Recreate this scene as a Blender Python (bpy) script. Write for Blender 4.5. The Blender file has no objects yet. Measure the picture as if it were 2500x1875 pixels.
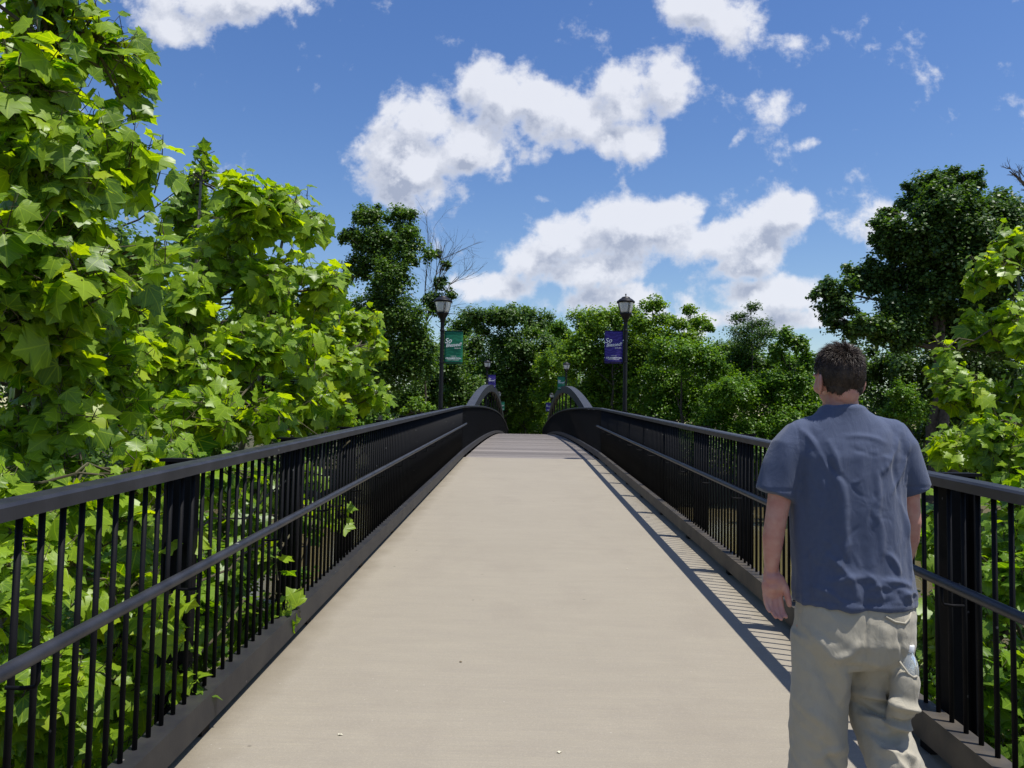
import bpy, math, random
import numpy as np
from mathutils import Matrix, Vector

# ------------------------------------------------------------------ camera, sky, sun, exposure
scene = bpy.context.scene
C = scene.collection
YAW, PITCH, ROLL, FPX = .0151, math.atan(107.5/1920), .018, 1920.0
EYE = Vector((0, 0, 1.6))
CAMROT = Matrix.Rotation(YAW, 3, 'Z') @ Matrix.Rotation(math.pi/2 + PITCH, 3, 'X') @ Matrix.Rotation(ROLL, 3, 'Z')
cam = bpy.data.cameras.new('camera')
cam.sensor_width = 36; cam.lens = 36*FPX/2500; cam.clip_start = .05; cam.clip_end = 3000
camo = bpy.data.objects.new('camera', cam); C.objects.link(camo)
camo.matrix_world = Matrix.Translation(EYE) @ CAMROT.to_4x4()
scene.camera = camo

SUN = Vector((.315, -.12, 1.0)).normalized()
world = bpy.data.worlds.new('World'); scene.world = world; world.use_nodes = True
SKY_STRENGTH = .078
SUN_STRENGTH = 4.6
SKY_SAT, SKY_VAL = 1.27, 1.36
CLOUD_LIT, CLOUD_SHADE = (8.9, 9.1, 9.8), (4.2, 4.7, 6.0)
scene.cycles.max_bounces = 8; scene.cycles.diffuse_bounces = 3; scene.cycles.glossy_bounces = 3; scene.cycles.transmission_bounces = 5
scene.view_settings.view_transform = 'Standard'
scene.view_settings.look = 'None'
scene.view_settings.exposure = .3
scene.view_settings.gamma = 1
scene.view_settings.use_curve_mapping = False
sl = bpy.data.lights.new('sun', 'SUN'); sl.energy = SUN_STRENGTH; sl.angle = math.radians(.5); sl.color = (1, .965, .9)
so = bpy.data.objects.new('sun', sl); C.objects.link(so)
so.rotation_euler = SUN.to_track_quat('Z', 'Y').to_euler()


def ray(px, py):
    d = CAMROT @ Vector(((px-1250)/FPX, -(py-937.5)/FPX, -1))
    return d


def at(px, py, Y):
    d = ray(px, py)
    return EYE + d*(Y/d.y)


# cloud puffs: centre (u = x/y, v = z/y of the direction), half sizes, turn
CLOUDS = [
 (990,392,120,105,0),(1034,285,92,80,0),(1211,235,105,92,-.2),(1190,420,55,30,-.3),(1090,470,60,36,0),(1130,350,90,70,0),
 (1370,297,150,72,0),(1528,342,95,46,0),(1520,225,115,70,-.45),(1625,205,60,66,0),(1300,250,90,50,0),
 (1686,14,104,54,0),(1800,70,80,55,.5),(1926,122,54,42,-.3),(1840,155,48,18,.4),
 (1895,255,48,38,0),(1950,262,32,24,0),(1793,330,34,10,-.9),(1975,352,42,13,-.2),(1362,98,20,8,.1),
 (1200,698,105,36,-.15),(1300,640,80,50,-.4),(1380,600,110,60,-.3),(1430,660,120,50,0),(1433,557,120,52,-.3),(1570,560,130,62,-.1),
 (1660,510,90,42,-.3),(1718,590,120,50,-.1),(1850,570,115,72,-.2),(1850,462,68,34,-.5),(1930,530,80,50,-.6),(2025,480,66,30,-.7),
 (1840,640,90,34,-.3),(2030,543,26,20,-.4),(1480,735,120,44,0),(1560,700,90,24,0),
 (1737,742,66,36,0),(1840,733,84,44,0),(1940,718,76,42,0),(1860,780,190,30,0),
 (2160,530,66,44,-.3),(2490,255,36,24,0),(560,10,170,62,0),(430,70,80,44,0),(1330,487,26,9,.1),(2120,475,22,12,-.4),(30,70,60,60,0),
]


def build_world():
    nt = world.node_tree; N = nt.nodes; L = nt.links
    for n in list(N): N.remove(n)
    # cloud field group
    g = bpy.data.node_groups.new('cloud_field', 'ShaderNodeTree')
    g.interface.new_socket('Vector', in_out='INPUT', socket_type='NodeSocketVector')
    g.interface.new_socket('Value', in_out='OUTPUT', socket_type='NodeSocketFloat')
    gi = g.nodes.new('NodeGroupInput'); go = g.nodes.new('NodeGroupOutput')
    gl = g.links

    def noise(scale, detail, rough=.55, dist=0, src=None):
        n = g.nodes.new('ShaderNodeTexNoise'); n.inputs['Scale'].default_value = scale
        n.inputs['Detail'].default_value = detail; n.inputs['Roughness'].default_value = rough
        n.inputs['Distortion'].default_value = dist
        gl.new(src or gi.outputs[0], n.inputs['Vector']); return n

    def m(op, a, b=None, c=None, clamp=False):
        n = g.nodes.new('ShaderNodeMath'); n.operation = op; n.use_clamp = clamp
        for i, v in enumerate((a, b, c)):
            if v is None: continue
            if isinstance(v, (int, float)): n.inputs[i].default_value = v
            else: gl.new(v, n.inputs[i])
        return n.outputs[0]
    # warp the lookup
    w = noise(9, 3, .6)
    sub = g.nodes.new('ShaderNodeVectorMath'); sub.operation = 'SUBTRACT'; gl.new(w.outputs['Color'], sub.inputs[0]); sub.inputs[1].default_value = (.5, .5, .5)
    sca = g.nodes.new('ShaderNodeVectorMath'); sca.operation = 'SCALE'; gl.new(sub.outputs[0], sca.inputs[0]); sca.inputs['Scale'].default_value = .035
    add = g.nodes.new('ShaderNodeVectorMath'); add.operation = 'ADD'; gl.new(gi.outputs[0], add.inputs[0]); gl.new(sca.outputs[0], add.inputs[1])
    acc = None; vec = add.outputs[0]
    for (px, py, rx, ry, rot) in CLOUDS:
        d = ray(px, py)
        mp = g.nodes.new('ShaderNodeMapping'); mp.vector_type = 'TEXTURE'
        mp.inputs['Location'].default_value = (d.x/d.y, d.z/d.y, 0)
        mp.inputs['Rotation'].default_value = (0, 0, -rot)
        k = 1.7 if rx*ry < 2400 else 1.25
        mp.inputs['Scale'].default_value = (rx*k/FPX, ry*k/FPX, 1)
        if acc is not None:      # a negligible term that makes the puffs evaluate one after the other
            ch = g.nodes.new('ShaderNodeVectorMath'); ch.operation = 'MULTIPLY_ADD'; gl.new(acc, ch.inputs[0]); ch.inputs[1].default_value = (1e-6, 1e-6, 0)
            gl.new(vec, ch.inputs[2]); vec = ch.outputs[0]
        gl.new(vec, mp.inputs['Vector'])
        ln = g.nodes.new('ShaderNodeVectorMath'); ln.operation = 'DOT_PRODUCT'
        gl.new(mp.outputs[0], ln.inputs[0]); gl.new(mp.outputs[0], ln.inputs[1])
        e = m('POWER', 2.718, m('MULTIPLY', ln.outputs['Value'], -.85))
        if rx*ry < 2400: e = m('MULTIPLY', e, .46)
        acc = e if acc is None else m('SMOOTH_MAX', acc, e, .25)
    f1 = noise(11, 6, .58, .15)
    f2 = noise(45, 6, .62)
    v = m('ADD', acc, m('MULTIPLY', m('SUBTRACT', f1.outputs[0], .5), 1.75))
    v = m('ADD', v, m('MULTIPLY', m('SUBTRACT', f2.outputs[0], .5), .65))
    gl.new(v, go.inputs[0])

    def M(op, a, b=None, c=None, clamp=False):
        n = N.new('ShaderNodeMath'); n.operation = op; n.use_clamp = clamp
        for i, v in enumerate((a, b, c)):
            if v is None: continue
            if isinstance(v, (int, float)): n.inputs[i].default_value = v
            else: L.new(v, n.inputs[i])
        return n.outputs[0]

    def ramp(x, a, b, lo=0., hi=1.):
        n = N.new('ShaderNodeMapRange'); n.interpolation_type = 'SMOOTHSTEP'
        L.new(x, n.inputs[0]); n.inputs[1].default_value = a; n.inputs[2].default_value = b
        n.inputs[3].default_value = lo; n.inputs[4].default_value = hi; return n.outputs[0]
    tc = N.new('ShaderNodeTexCoord'); sep = N.new('ShaderNodeSeparateXYZ'); L.new(tc.outputs['Generated'], sep.inputs[0])
    sx, sy, sz = sep.outputs
    ysafe = M('MAXIMUM', sy, .02)
    cu = N.new('ShaderNodeCombineXYZ'); L.new(M('DIVIDE', sx, ysafe), cu.inputs[0]); L.new(M('DIVIDE', sz, ysafe), cu.inputs[1])
    A = N.new('ShaderNodeGroup'); A.node_tree = g; L.new(cu.outputs[0], A.inputs[0])
    sh = N.new('ShaderNodeVectorMath'); sh.operation = 'ADD'; L.new(cu.outputs[0], sh.inputs[0]); sh.inputs[1].default_value = (.014, .034, 0)
    B = N.new('ShaderNodeGroup'); B.node_tree = g; L.new(sh.outputs[0], B.inputs[0])
    dens = ramp(A.outputs[0], .34, .76)
    ns = N.new('ShaderNodeTexNoise'); ns.inputs['Scale'].default_value = 3.2; ns.inputs['Detail'].default_value = 5; ns.inputs['Roughness'].default_value = .55
    L.new(tc.outputs['Generated'], ns.inputs['Vector'])
    other = ramp(ns.outputs[0], .54, .68)
    # self shading: thicker towards the light = darker
    diff = M('SUBTRACT', B.outputs[0], A.outputs[0])
    lit = ramp(diff, -.32, .40, 1., 0.)
    thick = ramp(A.outputs[0], .45, 1.15, 0.1, 1.)
    shade = M('MULTIPLY', thick, M('MULTIPLY', M('SUBTRACT', 1.02, lit), 1.75), clamp=True)
    ccol = N.new('ShaderNodeMix'); ccol.data_type = 'RGBA'; L.new(shade, ccol.inputs[0])
    ccol.inputs[6].default_value = (*CLOUD_LIT, 1); ccol.inputs[7].default_value = (*CLOUD_SHADE, 1)
    sky = N.new('ShaderNodeTexSky'); sky.sky_type = 'NISHITA'; sky.sun_disc = False
    sky.sun_elevation = math.asin(SUN.z); sky.sun_rotation = math.atan2(SUN.x, SUN.y)
    sky.altitude = 200; sky.air_density = 1.2; sky.dust_density = .6; sky.ozone_density = 2.0
    hs = N.new('ShaderNodeHueSaturation'); hs.inputs['Hue'].default_value = .513; hs.inputs['Saturation'].default_value = SKY_SAT; hs.inputs['Value'].default_value = SKY_VAL
    L.new(sky.outputs[0], hs.inputs['Color'])

    def bg(fac, col):
        f = N.new('ShaderNodeMix'); f.data_type = 'RGBA'
        L.new(fac, f.inputs[0]); L.new(hs.outputs[0], f.inputs[6])
        if isinstance(col, tuple): f.inputs[7].default_value = (*col, 1)
        else: L.new(col, f.inputs[7])
        b = N.new('ShaderNodeBackground'); b.inputs[1].default_value = SKY_STRENGTH; L.new(f.outputs[2], b.inputs[0]); return b
    # the cumulus in the quarter of sky the photograph shows, similar ones all round
    b1 = bg(M('MULTIPLY', other, .85), tuple((a+b)/2 for a, b in zip(CLOUD_LIT, CLOUD_SHADE)))
    b2 = bg(M('MULTIPLY', dens, .92), ccol.outputs[2])
    ms = N.new('ShaderNodeMixShader'); L.new(ramp(sy, .60, .66), ms.inputs[0]); L.new(b1.outputs[0], ms.inputs[1]); L.new(b2.outputs[0], ms.inputs[2])
    out = N.new('ShaderNodeOutputWorld'); L.new(ms.outputs[0], out.inputs[0])
    world.cycles.sampling_method = 'MANUAL'; world.cycles.sample_map_resolution = 512


build_world()

# ------------------------------------------------------------------ helpers
RNG = np.random.default_rng(7)
random.seed(11)


def material(name, color, rough=.6, metallic=0., spec=.5, bump=None, vary=None, transmission=0, coat=0):
    """bump=(scale, distance), vary=(scale, dark colour, amount)"""
    m = bpy.data.materials.new(name); m.use_nodes = True
    N = m.node_tree.nodes; L = m.node_tree.links; b = N['Principled BSDF']
    b.inputs['Base Color'].default_value = (*color, 1); b.inputs['Roughness'].default_value = rough
    b.inputs['Metallic'].default_value = metallic; b.inputs['Specular IOR Level'].default_value = spec
    b.inputs['Transmission Weight'].default_value = transmission; b.inputs['Coat Weight'].default_value = coat
    tc = N.new('ShaderNodeTexCoord')
    if vary:
        n = N.new('ShaderNodeTexNoise'); n.inputs['Scale'].default_value = vary[0]; n.inputs['Detail'].default_value = 7
        L.new(tc.outputs['Object'], n.inputs['Vector'])
        mr = N.new('ShaderNodeMapRange'); mr.inputs[1].default_value = .38; mr.inputs[2].default_value = .68
        mr.inputs[4].default_value = vary[2]; L.new(n.outputs[0], mr.inputs[0])
        mx = N.new('ShaderNodeMix'); mx.data_type = 'RGBA'; mx.inputs[6].default_value = (*color, 1); mx.inputs[7].default_value = (*vary[1], 1)
        L.new(mr.outputs[0], mx.inputs[0]); L.new(mx.outputs[2], b.inputs['Base Color'])
    if bump:
        n = N.new('ShaderNodeTexNoise'); n.inputs['Scale'].default_value = bump[0]; n.inputs['Detail'].default_value = 4
        L.new(tc.outputs['Object'], n.inputs['Vector'])
        bp = N.new('ShaderNodeBump'); bp.inputs['Strength'].default_value = .6; bp.inputs['Distance'].default_value = bump[1]
        L.new(n.outputs[0], bp.inputs['Height']); L.new(bp.outputs[0], b.inputs['Normal'])
    return m


class MB:
    """collects numpy vertex / polygon lists and links them as ONE mesh object"""
    def __init__(s): s.v = []; s.f = []; s.n = 0

    def add(s, verts, faces):
        verts = np.asarray(verts, float).reshape(-1, 3)
        s.v.append(verts); s.f += [tuple(i+s.n for i in f) for f in faces]; s.n += len(verts)

    def box(s, c, size, rot=None):
        h = np.array(size)/2
        v = np.array([[x, y, z] for x in (-1, 1) for y in (-1, 1) for z in (-1, 1)])*h
        if rot is not None: v = v @ np.array(rot).T
        s.add(v+np.array(c), [(0, 1, 3, 2), (4, 6, 7, 5), (0, 4, 5, 1), (2, 3, 7, 6), (0, 2, 6, 4), (1, 5, 7, 3)])

    def tube(s, pts, rad, sides=8, cap=True, squash=None):
        pts = np.asarray(pts, float); n = len(pts)
        rad = np.full(n, rad, float) if np.isscalar(rad) else np.asarray(rad, float)
        tan = np.gradient(pts, axis=0); tan /= np.linalg.norm(tan, axis=1)[:, None]+1e-9
        up = np.array([0, 0, 1.]) if abs(tan[0][2]) < .9 else np.array([0, 1., 0])
        vs = []
        for i in range(n):
            a = np.cross(tan[i], up); a /= np.linalg.norm(a)+1e-9; b = np.cross(a, tan[i])
            up = b if abs(tan[i][2]) > .9 or abs(tan[0][2]) > .9 else up
            t = np.arange(sides)*2*math.pi/sides
            ra, rb = (rad[i], rad[i]) if squash is None else (rad[i]*squash[0], rad[i]*squash[1])
            vs.append(pts[i]+np.outer(np.cos(t)*ra, a)+np.outer(np.sin(t)*rb, b))
        f = []
        for i in range(n-1):
            for k in range(sides):
                k2 = (k+1) % sides
                f.append((i*sides+k, i*sides+k2, (i+1)*sides+k2, (i+1)*sides+k))
        if cap: f.append(tuple(range(sides))[::-1]); f.append(tuple((n-1)*sides+k for k in range(sides)))
        s.add(np.vstack(vs), f)

    def lathe(s, prof, c=(0, 0, 0), sides=16):
        t = np.arange(sides)*2*math.pi/sides; vs = []
        for (r, z) in prof:
            vs.append(np.stack([r*np.cos(t), r*np.sin(t), np.full(sides, z)], 1))
        f = []
        for i in range(len(prof)-1):
            for k in range(sides):
                k2 = (k+1) % sides
                f.append((i*sides+k, (i+1)*sides+k, (i+1)*sides+k2, i*sides+k2))
        f.append(tuple(range(sides))); f.append(tuple((len(prof)-1)*sides+k for k in range(sides))[::-1])
        s.add(np.vstack(vs)+np.array(c), f)

    def sweep(s, pts, prof, cap=True):
        """profile [(x,z)] swept along pts lying in a YZ plane, kept upright"""
        pts = np.asarray(pts, float); m = len(prof); vs = []
        for p in pts:
            vs.append(np.array([[p[0]+q[0], p[1], p[2]+q[1]] for q in prof]))
        f = []
        for i in range(len(pts)-1):
            for k in range(m):
                k2 = (k+1) % m
                f.append((i*m+k, (i+1)*m+k, (i+1)*m+k2, i*m+k2))
        if cap: f.append(tuple(range(m))); f.append(tuple((len(pts)-1)*m+k for k in range(m))[::-1])
        s.add(np.vstack(vs), f)

    def mesh(s, name, mat, smooth=False):
        me = bpy.data.meshes.new(name)
        me.from_pydata(np.vstack(s.v).tolist(), [], s.f); me.update()
        if mat: me.materials.append(mat)
        if smooth: me.shade_smooth()
        return me

    def build(s, name, mat, parent=None, smooth=False, kind=None):
        return obj(name, s.mesh(name, mat, smooth), parent, kind)


def obj(name, me, parent=None, kind=None, loc=None):
    o = bpy.data.objects.new(name, me); C.objects.link(o)
    if parent is not None: o.parent = parent
    if kind: o['kind'] = kind
    if loc is not None: o.location = loc
    return o


def tag(o, label=None, cat=None, group=None, kind=None):
    if label: o['label'] = label
    if cat: o['category'] = cat
    if group: o['group'] = group
    if kind: o['kind'] = kind
    return o


def empty(name, loc=(0, 0, 0), label=None, cat=None, group=None):
    o = bpy.data.objects.new(name, None); C.objects.link(o); o.location = loc; o.empty_display_size = .2
    return tag(o, label, cat, group)


def fast_mesh(name, verts, faces, mats, mat_idx=None, uv=None, smooth=False):
    """verts (V,3), faces (F,k) arrays of one polygon size"""
    me = bpy.data.meshes.new(name); V = len(verts); F, k = faces.shape
    me.vertices.add(V); me.vertices.foreach_set('co', np.ascontiguousarray(verts, dtype=np.float32).ravel())
    me.loops.add(F*k); me.loops.foreach_set('vertex_index', np.ascontiguousarray(faces, dtype=np.int32).ravel())
    me.polygons.add(F); me.polygons.foreach_set('loop_start', np.arange(0, F*k, k, dtype=np.int32))
    if uv is not None:
        l = me.uv_layers.new(name='UVMap'); l.data.foreach_set('uv', np.ascontiguousarray(uv[faces.ravel()], dtype=np.float32).ravel())
    me.update(calc_edges=True); me.validate()
    for m in mats: me.materials.append(m)
    if smooth: me.shade_smooth()
    return me


# ------------------------------------------------------------------ profile of the deck
def zdeck(y):
    if y < 19.3: return .045*y
    z0 = .045*19.3
    if y < 44:
        t = (44-y)/24.7; return z0+.40*(1-t*t)
    if y < 75: return z0+.40-.00095*(y-44)**2
    return z0+.40-.00095*31**2-.059*(y-75)


XL, XR = -1.43, 1.87            # edges of the walking surface
YB = 19.3                       # joint between concrete and timber
ys_ramp = np.arange(-7, YB+.01, (YB+7)/24)
ys_bridge = np.linspace(YB, 78, 60)
ys_far = np.linspace(78, 92, 12)

# ------------------------------------------------------------------ materials of the setting
def concrete_material():
    m = bpy.data.materials.new('broomed_concrete'); m.use_nodes = True
    N = m.node_tree.nodes; L = m.node_tree.links; b = N['Principled BSDF']
    tc = N.new('ShaderNodeTexCoord')
    def noise(scale, detail, vec=(1, 1, 1), rough=.55):
        mp = N.new('ShaderNodeMapping'); mp.inputs['Scale'].default_value = vec; L.new(tc.outputs['Object'], mp.inputs[0])
        n = N.new('ShaderNodeTexNoise'); n.inputs['Scale'].default_value = scale; n.inputs['Detail'].default_value = detail; n.inputs['Roughness'].default_value = rough
        L.new(mp.outputs[0], n.inputs['Vector']); return n.outputs[0]
    def mr(x, a, b_, lo, hi):
        n = N.new('ShaderNodeMapRange'); L.new(x, n.inputs[0])
        for i, v in enumerate((a, b_, lo, hi)): n.inputs[i+1].default_value = v
        return n.outputs[0]
    def mix(f, c1, c2, mode='MIX'):
        n = N.new('ShaderNodeMix'); n.data_type = 'RGBA'; n.blend_type = mode
        if isinstance(f, float): n.inputs[0].default_value = f
        else: L.new(f, n.inputs[0])
        for i, c in ((6, c1), (7, c2)):
            if isinstance(c, tuple): n.inputs[i].default_value = (*c, 1)
            else: L.new(c, n.inputs[i])
        return n.outputs[2]
    col = mix(mr(noise(.6, 5), .35, .7, 0, 1), (.338, .298, .226), (.308, .272, .206))
    col = mix(mr(noise(5, 8, (.35, 1.3, 1)), .4, .75, 0, .5), col, (.265, .230, .178))
    col = mix(mr(noise(1.7, 6, (1, .5, 1), .65), .52, .66, 0, .30), col, (.235, .20, .155))
    streak = noise(70, 4, (.045, 1, 1), .7)
    col = mix(mr(streak, .3, .75, 0, .55), col, (.25, .222, .185))
    col = mix(mr(noise(260, 4), .35, .75, 0, .6), col, (.19, .17, .14))
    col = mix(mr(noise(95, 3), .52, .66, 0, .16), col, (.42, .38, .30))
    vo = N.new('ShaderNodeTexVoronoi'); vo.inputs['Scale'].default_value = 9; L.new(tc.outputs['Object'], vo.inputs['Vector'])
    col = mix(mr(vo.outputs['Distance'], .028, .05, .5, 0), col, (.46, .43, .38))
    vo2 = N.new('ShaderNodeTexVoronoi'); vo2.inputs['Scale'].default_value = 3.1; L.new(tc.outputs['Object'], vo2.inputs['Vector'])
    col = mix(mr(vo2.outputs['Distance'], .02, .045, .65, 0), col, (.09, .075, .055))
    # grit gathered along both edges
    sx = N.new('ShaderNodeSeparateXYZ'); L.new(tc.outputs['Object'], sx.inputs[0])
    e1 = N.new('ShaderNodeMath'); e1.operation = 'SUBTRACT'; L.new(sx.outputs[0], e1.inputs[0]); e1.inputs[1].default_value = .22
    e2 = N.new('ShaderNodeMath'); e2.operation = 'ABSOLUTE'; L.new(e1.outputs[0], e2.inputs[0])
    e3 = N.new('ShaderNodeMath'); e3.operation = 'MULTIPLY_ADD'; L.new(noise(3.5, 6), e3.inputs[0]); e3.inputs[1].default_value = .30; L.new(e2.outputs[0], e3.inputs[2])
    col = mix(mr(e3.outputs[0], 1.62, 1.80, 0, .6), col, (.15, .125, .085))
    L.new(col, b.inputs['Base Color']); b.inputs['Roughness'].default_value = .88; b.inputs['Specular IOR Level'].default_value = .25
    bp = N.new('ShaderNodeBump'); bp.inputs['Strength'].default_value = .5; bp.inputs['Distance'].default_value = .004
    L.new(streak, bp.inputs['Height'])
    bp2 = N.new('ShaderNodeBump'); bp2.inputs['Strength'].default_value = .4; bp2.inputs['Distance'].default_value = .003
    L.new(noise(300, 3), bp2.inputs['Height']); L.new(bp.outputs[0], bp2.inputs['Normal']); L.new(bp2.outputs[0], b.inputs['Normal'])
    return m


M_conc = concrete_material()
M_metal = material('black_painted_steel', (.005, .005, .006), .6, spec=.10, vary=(5, (.010, .010, .011), .8), bump=(160, .0006))
M_rail = material('satin_charcoal_rail', (.017, .018, .023), .45, spec=.35, vary=(7, (.036, .037, .045), .8), bump=(120, .0006))
M_kerb = material('brown_charcoal_steel', (.036, .032, .028), .6, spec=.4, vary=(6, (.085, .070, .052), .9), bump=(80, .001))  # right kerb beam: charcoal mottled with brown, browner than the left one
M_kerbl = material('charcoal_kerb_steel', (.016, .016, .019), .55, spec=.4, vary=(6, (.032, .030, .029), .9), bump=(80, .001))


def chips(m, scale, col, amount=.045):
    # small paint chips and dust specks
    N = m.node_tree.nodes; L = m.node_tree.links; b = N['Principled BSDF']
    tc = N.new('ShaderNodeTexCoord'); g = N.new('ShaderNodeNewGeometry')
    v = N.new('ShaderNodeTexVoronoi'); v.inputs['Scale'].default_value = scale; L.new(g.outputs['Position'], v.inputs['Vector'])
    n = N.new('ShaderNodeTexNoise'); n.inputs['Scale'].default_value = scale*6; L.new(g.outputs['Position'], n.inputs['Vector'])
    a = N.new('ShaderNodeMath'); a.operation = 'MULTIPLY_ADD'; a.inputs[1].default_value = .06; L.new(n.outputs[0], a.inputs[0]); L.new(v.outputs['Distance'], a.inputs[2])
    r = N.new('ShaderNodeMapRange'); r.inputs[1].default_value = amount+.03; r.inputs[2].default_value = amount+.036; r.inputs[3].default_value = .8; r.inputs[4].default_value = 0; L.new(a.outputs[0], r.inputs[0])
    old = b.inputs['Base Color'].links[0].from_socket
    mx = N.new('ShaderNodeMix'); mx.data_type = 'RGBA'; L.new(r.outputs[0], mx.inputs[0]); L.new(old, mx.inputs[6]); mx.inputs[7].default_value = (*col, 1); L.new(mx.outputs[2], b.inputs['Base Color'])


chips(M_rail, 5.5, (.22, .22, .21)); chips(M_metal, 9, (.10, .10, .10)); chips(M_kerb, 7, (.20, .18, .15)); chips(M_kerbl, 7, (.14, .13, .12))
M_arch = material('weathered_grey_steel', (.026, .028, .034), .5, spec=.3, vary=(3, (.042, .043, .048), .8), bump=(60, .001))
M_pier = material('pier_concrete', (.26, .24, .20), .9, vary=(2, (.16, .15, .13), .8), bump=(30, .01))
M_dirt = material('river_bank_soil', (.075, .062, .032), .95, vary=(1.3, (.030, .045, .012), 1), bump=(14, .04))


def timber_material():
    m = bpy.data.materials.new('weathered_timber'); m.use_nodes = True
    N = m.node_tree.nodes; L = m.node_tree.links; b = N['Principled BSDF']
    tc = N.new('ShaderNodeTexCoord'); oi = N.new('ShaderNodeObjectInfo')
    mp = N.new('ShaderNodeMapping'); mp.inputs['Scale'].default_value = (.6, 14, 14); L.new(tc.outputs['Object'], mp.inputs[0])
    ad = N.new('ShaderNodeVectorMath'); ad.operation = 'ADD'; L.new(mp.outputs[0], ad.inputs[0])
    cb = N.new('ShaderNodeMath'); cb.operation = 'MULTIPLY'; cb.inputs[1].default_value = 50; L.new(oi.outputs['Random'], cb.inputs[0]); L.new(cb.outputs[0], ad.inputs[1])
    n = N.new('ShaderNodeTexNoise'); n.inputs['Scale'].default_value = 3; n.inputs['Detail'].default_value = 6; L.new(ad.outputs[0], n.inputs['Vector'])
    cr = N.new('ShaderNodeValToRGB'); L.new(oi.outputs['Random'], cr.inputs[0])
    e = cr.color_ramp.elements; e[0].color = (.070, .054, .043, 1); e[1].color = (.25, .212, .18, 1)
    e.new(.35).color = (.155, .130, .112, 1); e.new(.7).color = (.20, .17, .148, 1)
    mx = N.new('ShaderNodeMix'); mx.data_type = 'RGBA'; mx.blend_type = 'MULTIPLY'; mx.inputs[0].default_value = .6
    L.new(cr.outputs[0], mx.inputs[6]); L.new(n.outputs[0], mx.inputs[7])
    gm = N.new('ShaderNodeMix'); gm.data_type = 'RGBA'; gm.blend_type = 'ADD'; gm.inputs[0].default_value = .06
    L.new(mx.outputs[2], gm.inputs[6]); gm.inputs[7].default_value = (1, .95, .92, 1)
    L.new(gm.outputs[2], b.inputs['Base Color']); b.inputs['Roughness'].default_value = .85
    bp = N.new('ShaderNodeBump'); bp.inputs['Distance'].default_value = .004; L.new(n.outputs[0], bp.inputs['Height']); L.new(bp.outputs[0], b.inputs['Normal'])
    return m


M_timber = timber_material()

# ------------------------------------------------------------------ concrete path (approach slab)
mb = MB()
mb.sweep([((XL+XR)/2, y, zdeck(y)) for y in ys_ramp], [(-1.76, 0), (1.76, 0), (1.76, -.22), (-1.76, -.22)])
mb.build('concrete_path', M_conc, kind='structure')
mb = MB()
mb.sweep([((XL+XR)/2, y, zdeck(y)) for y in ys_far], [(-1.76, 0), (1.76, 0), (1.76, -.22), (-1.76, -.22)])
mb.build('far_path', M_conc, kind='structure')


# ------------------------------------------------------------------ terrain and river
def ground_h(x, y):
    wob = 1.6*np.sin(x*.11+.5)+.8*np.sin(x*.31)
    near = np.interp(y+wob*.6, [-60, -4, 1, 3, 9, 13.5, 16, 60, 63, 69, 82, 120, 400], [.2, -.3, -1.6, -2.6, -3.3, -4.3, -5.4, -5.6, -4.3, -1.6, -.7, .3, 5])
    return near+.12*np.sin(x*1.7)*np.cos(y*1.3)


def build_ground():
    xs = np.concatenate([np.linspace(-900, -60, 22), np.linspace(-56, 56, 113), np.linspace(60, 900, 22)])
    yy = np.concatenate([np.linspace(-300, -20, 12), np.linspace(-16, 100, 150), np.linspace(104, 1500, 26)])
    X, Y = np.meshgrid(xs, yy); Z = ground_h(X, Y)
    v = np.stack([X, Y, Z], 2).reshape(-1, 3); nx = len(xs); ny = len(yy)
    i, j = np.meshgrid(np.arange(nx-1), np.arange(ny-1)); a = (j*nx+i).ravel()
    f = np.stack([a, a+1, a+nx+1, a+nx], 1)
    obj('ground', fast_mesh('ground', v, f, [M_dirt], smooth=True), kind='structure')


build_ground()
M_water = material('muddy_river_water', (.125, .10, .045), .12, spec=.5, bump=(1.6, .012))
mb = MB(); mb.add([(-900, 5, -4), (900, 5, -4), (900, 75, -4), (-900, 75, -4)], [(0, 1, 2, 3)])
mb.build('river_water', M_water, kind='structure')

# ------------------------------------------------------------------ railings of the concrete approach
balu = MB(); balu.tube([(0, 0, 0), (0, 0, 1.025)], .0105, 8); BALU = balu.mesh('baluster', M_metal, True)
RAIL_H = 1.262


def post_mesh(side):
    # outboard I-section: two flanges and a web, capped by a plate.  side=+1: outboard is +x
    m = MB(); b = -.55
    h = RAIL_H-.005-b
    m.box((side*.050, 0, b+h/2), (.012, .085, h))
    m.box((side*.170, 0, b+h/2), (.012, .085, h))
    m.box((side*.110, 0, b+h/2), (.108, .009, h))
    m.box((side*.115, 0, RAIL_H-.006), (.165, .115, .014))
    m.box((side*.128, 0, b+.32), (.15, .13, .02))
    return m.mesh('post', M_metal)


RAILPROF = [(-.044, 0), (-.046, .040), (-.038, .050), (.038, .050), (.046, .040), (.044, 0)]


def KERB(side):
    a, b = sorted((-side*.068, side*.03)); return [(a, .050), (b, .050), (b, .185), (a, .185)]


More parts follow.
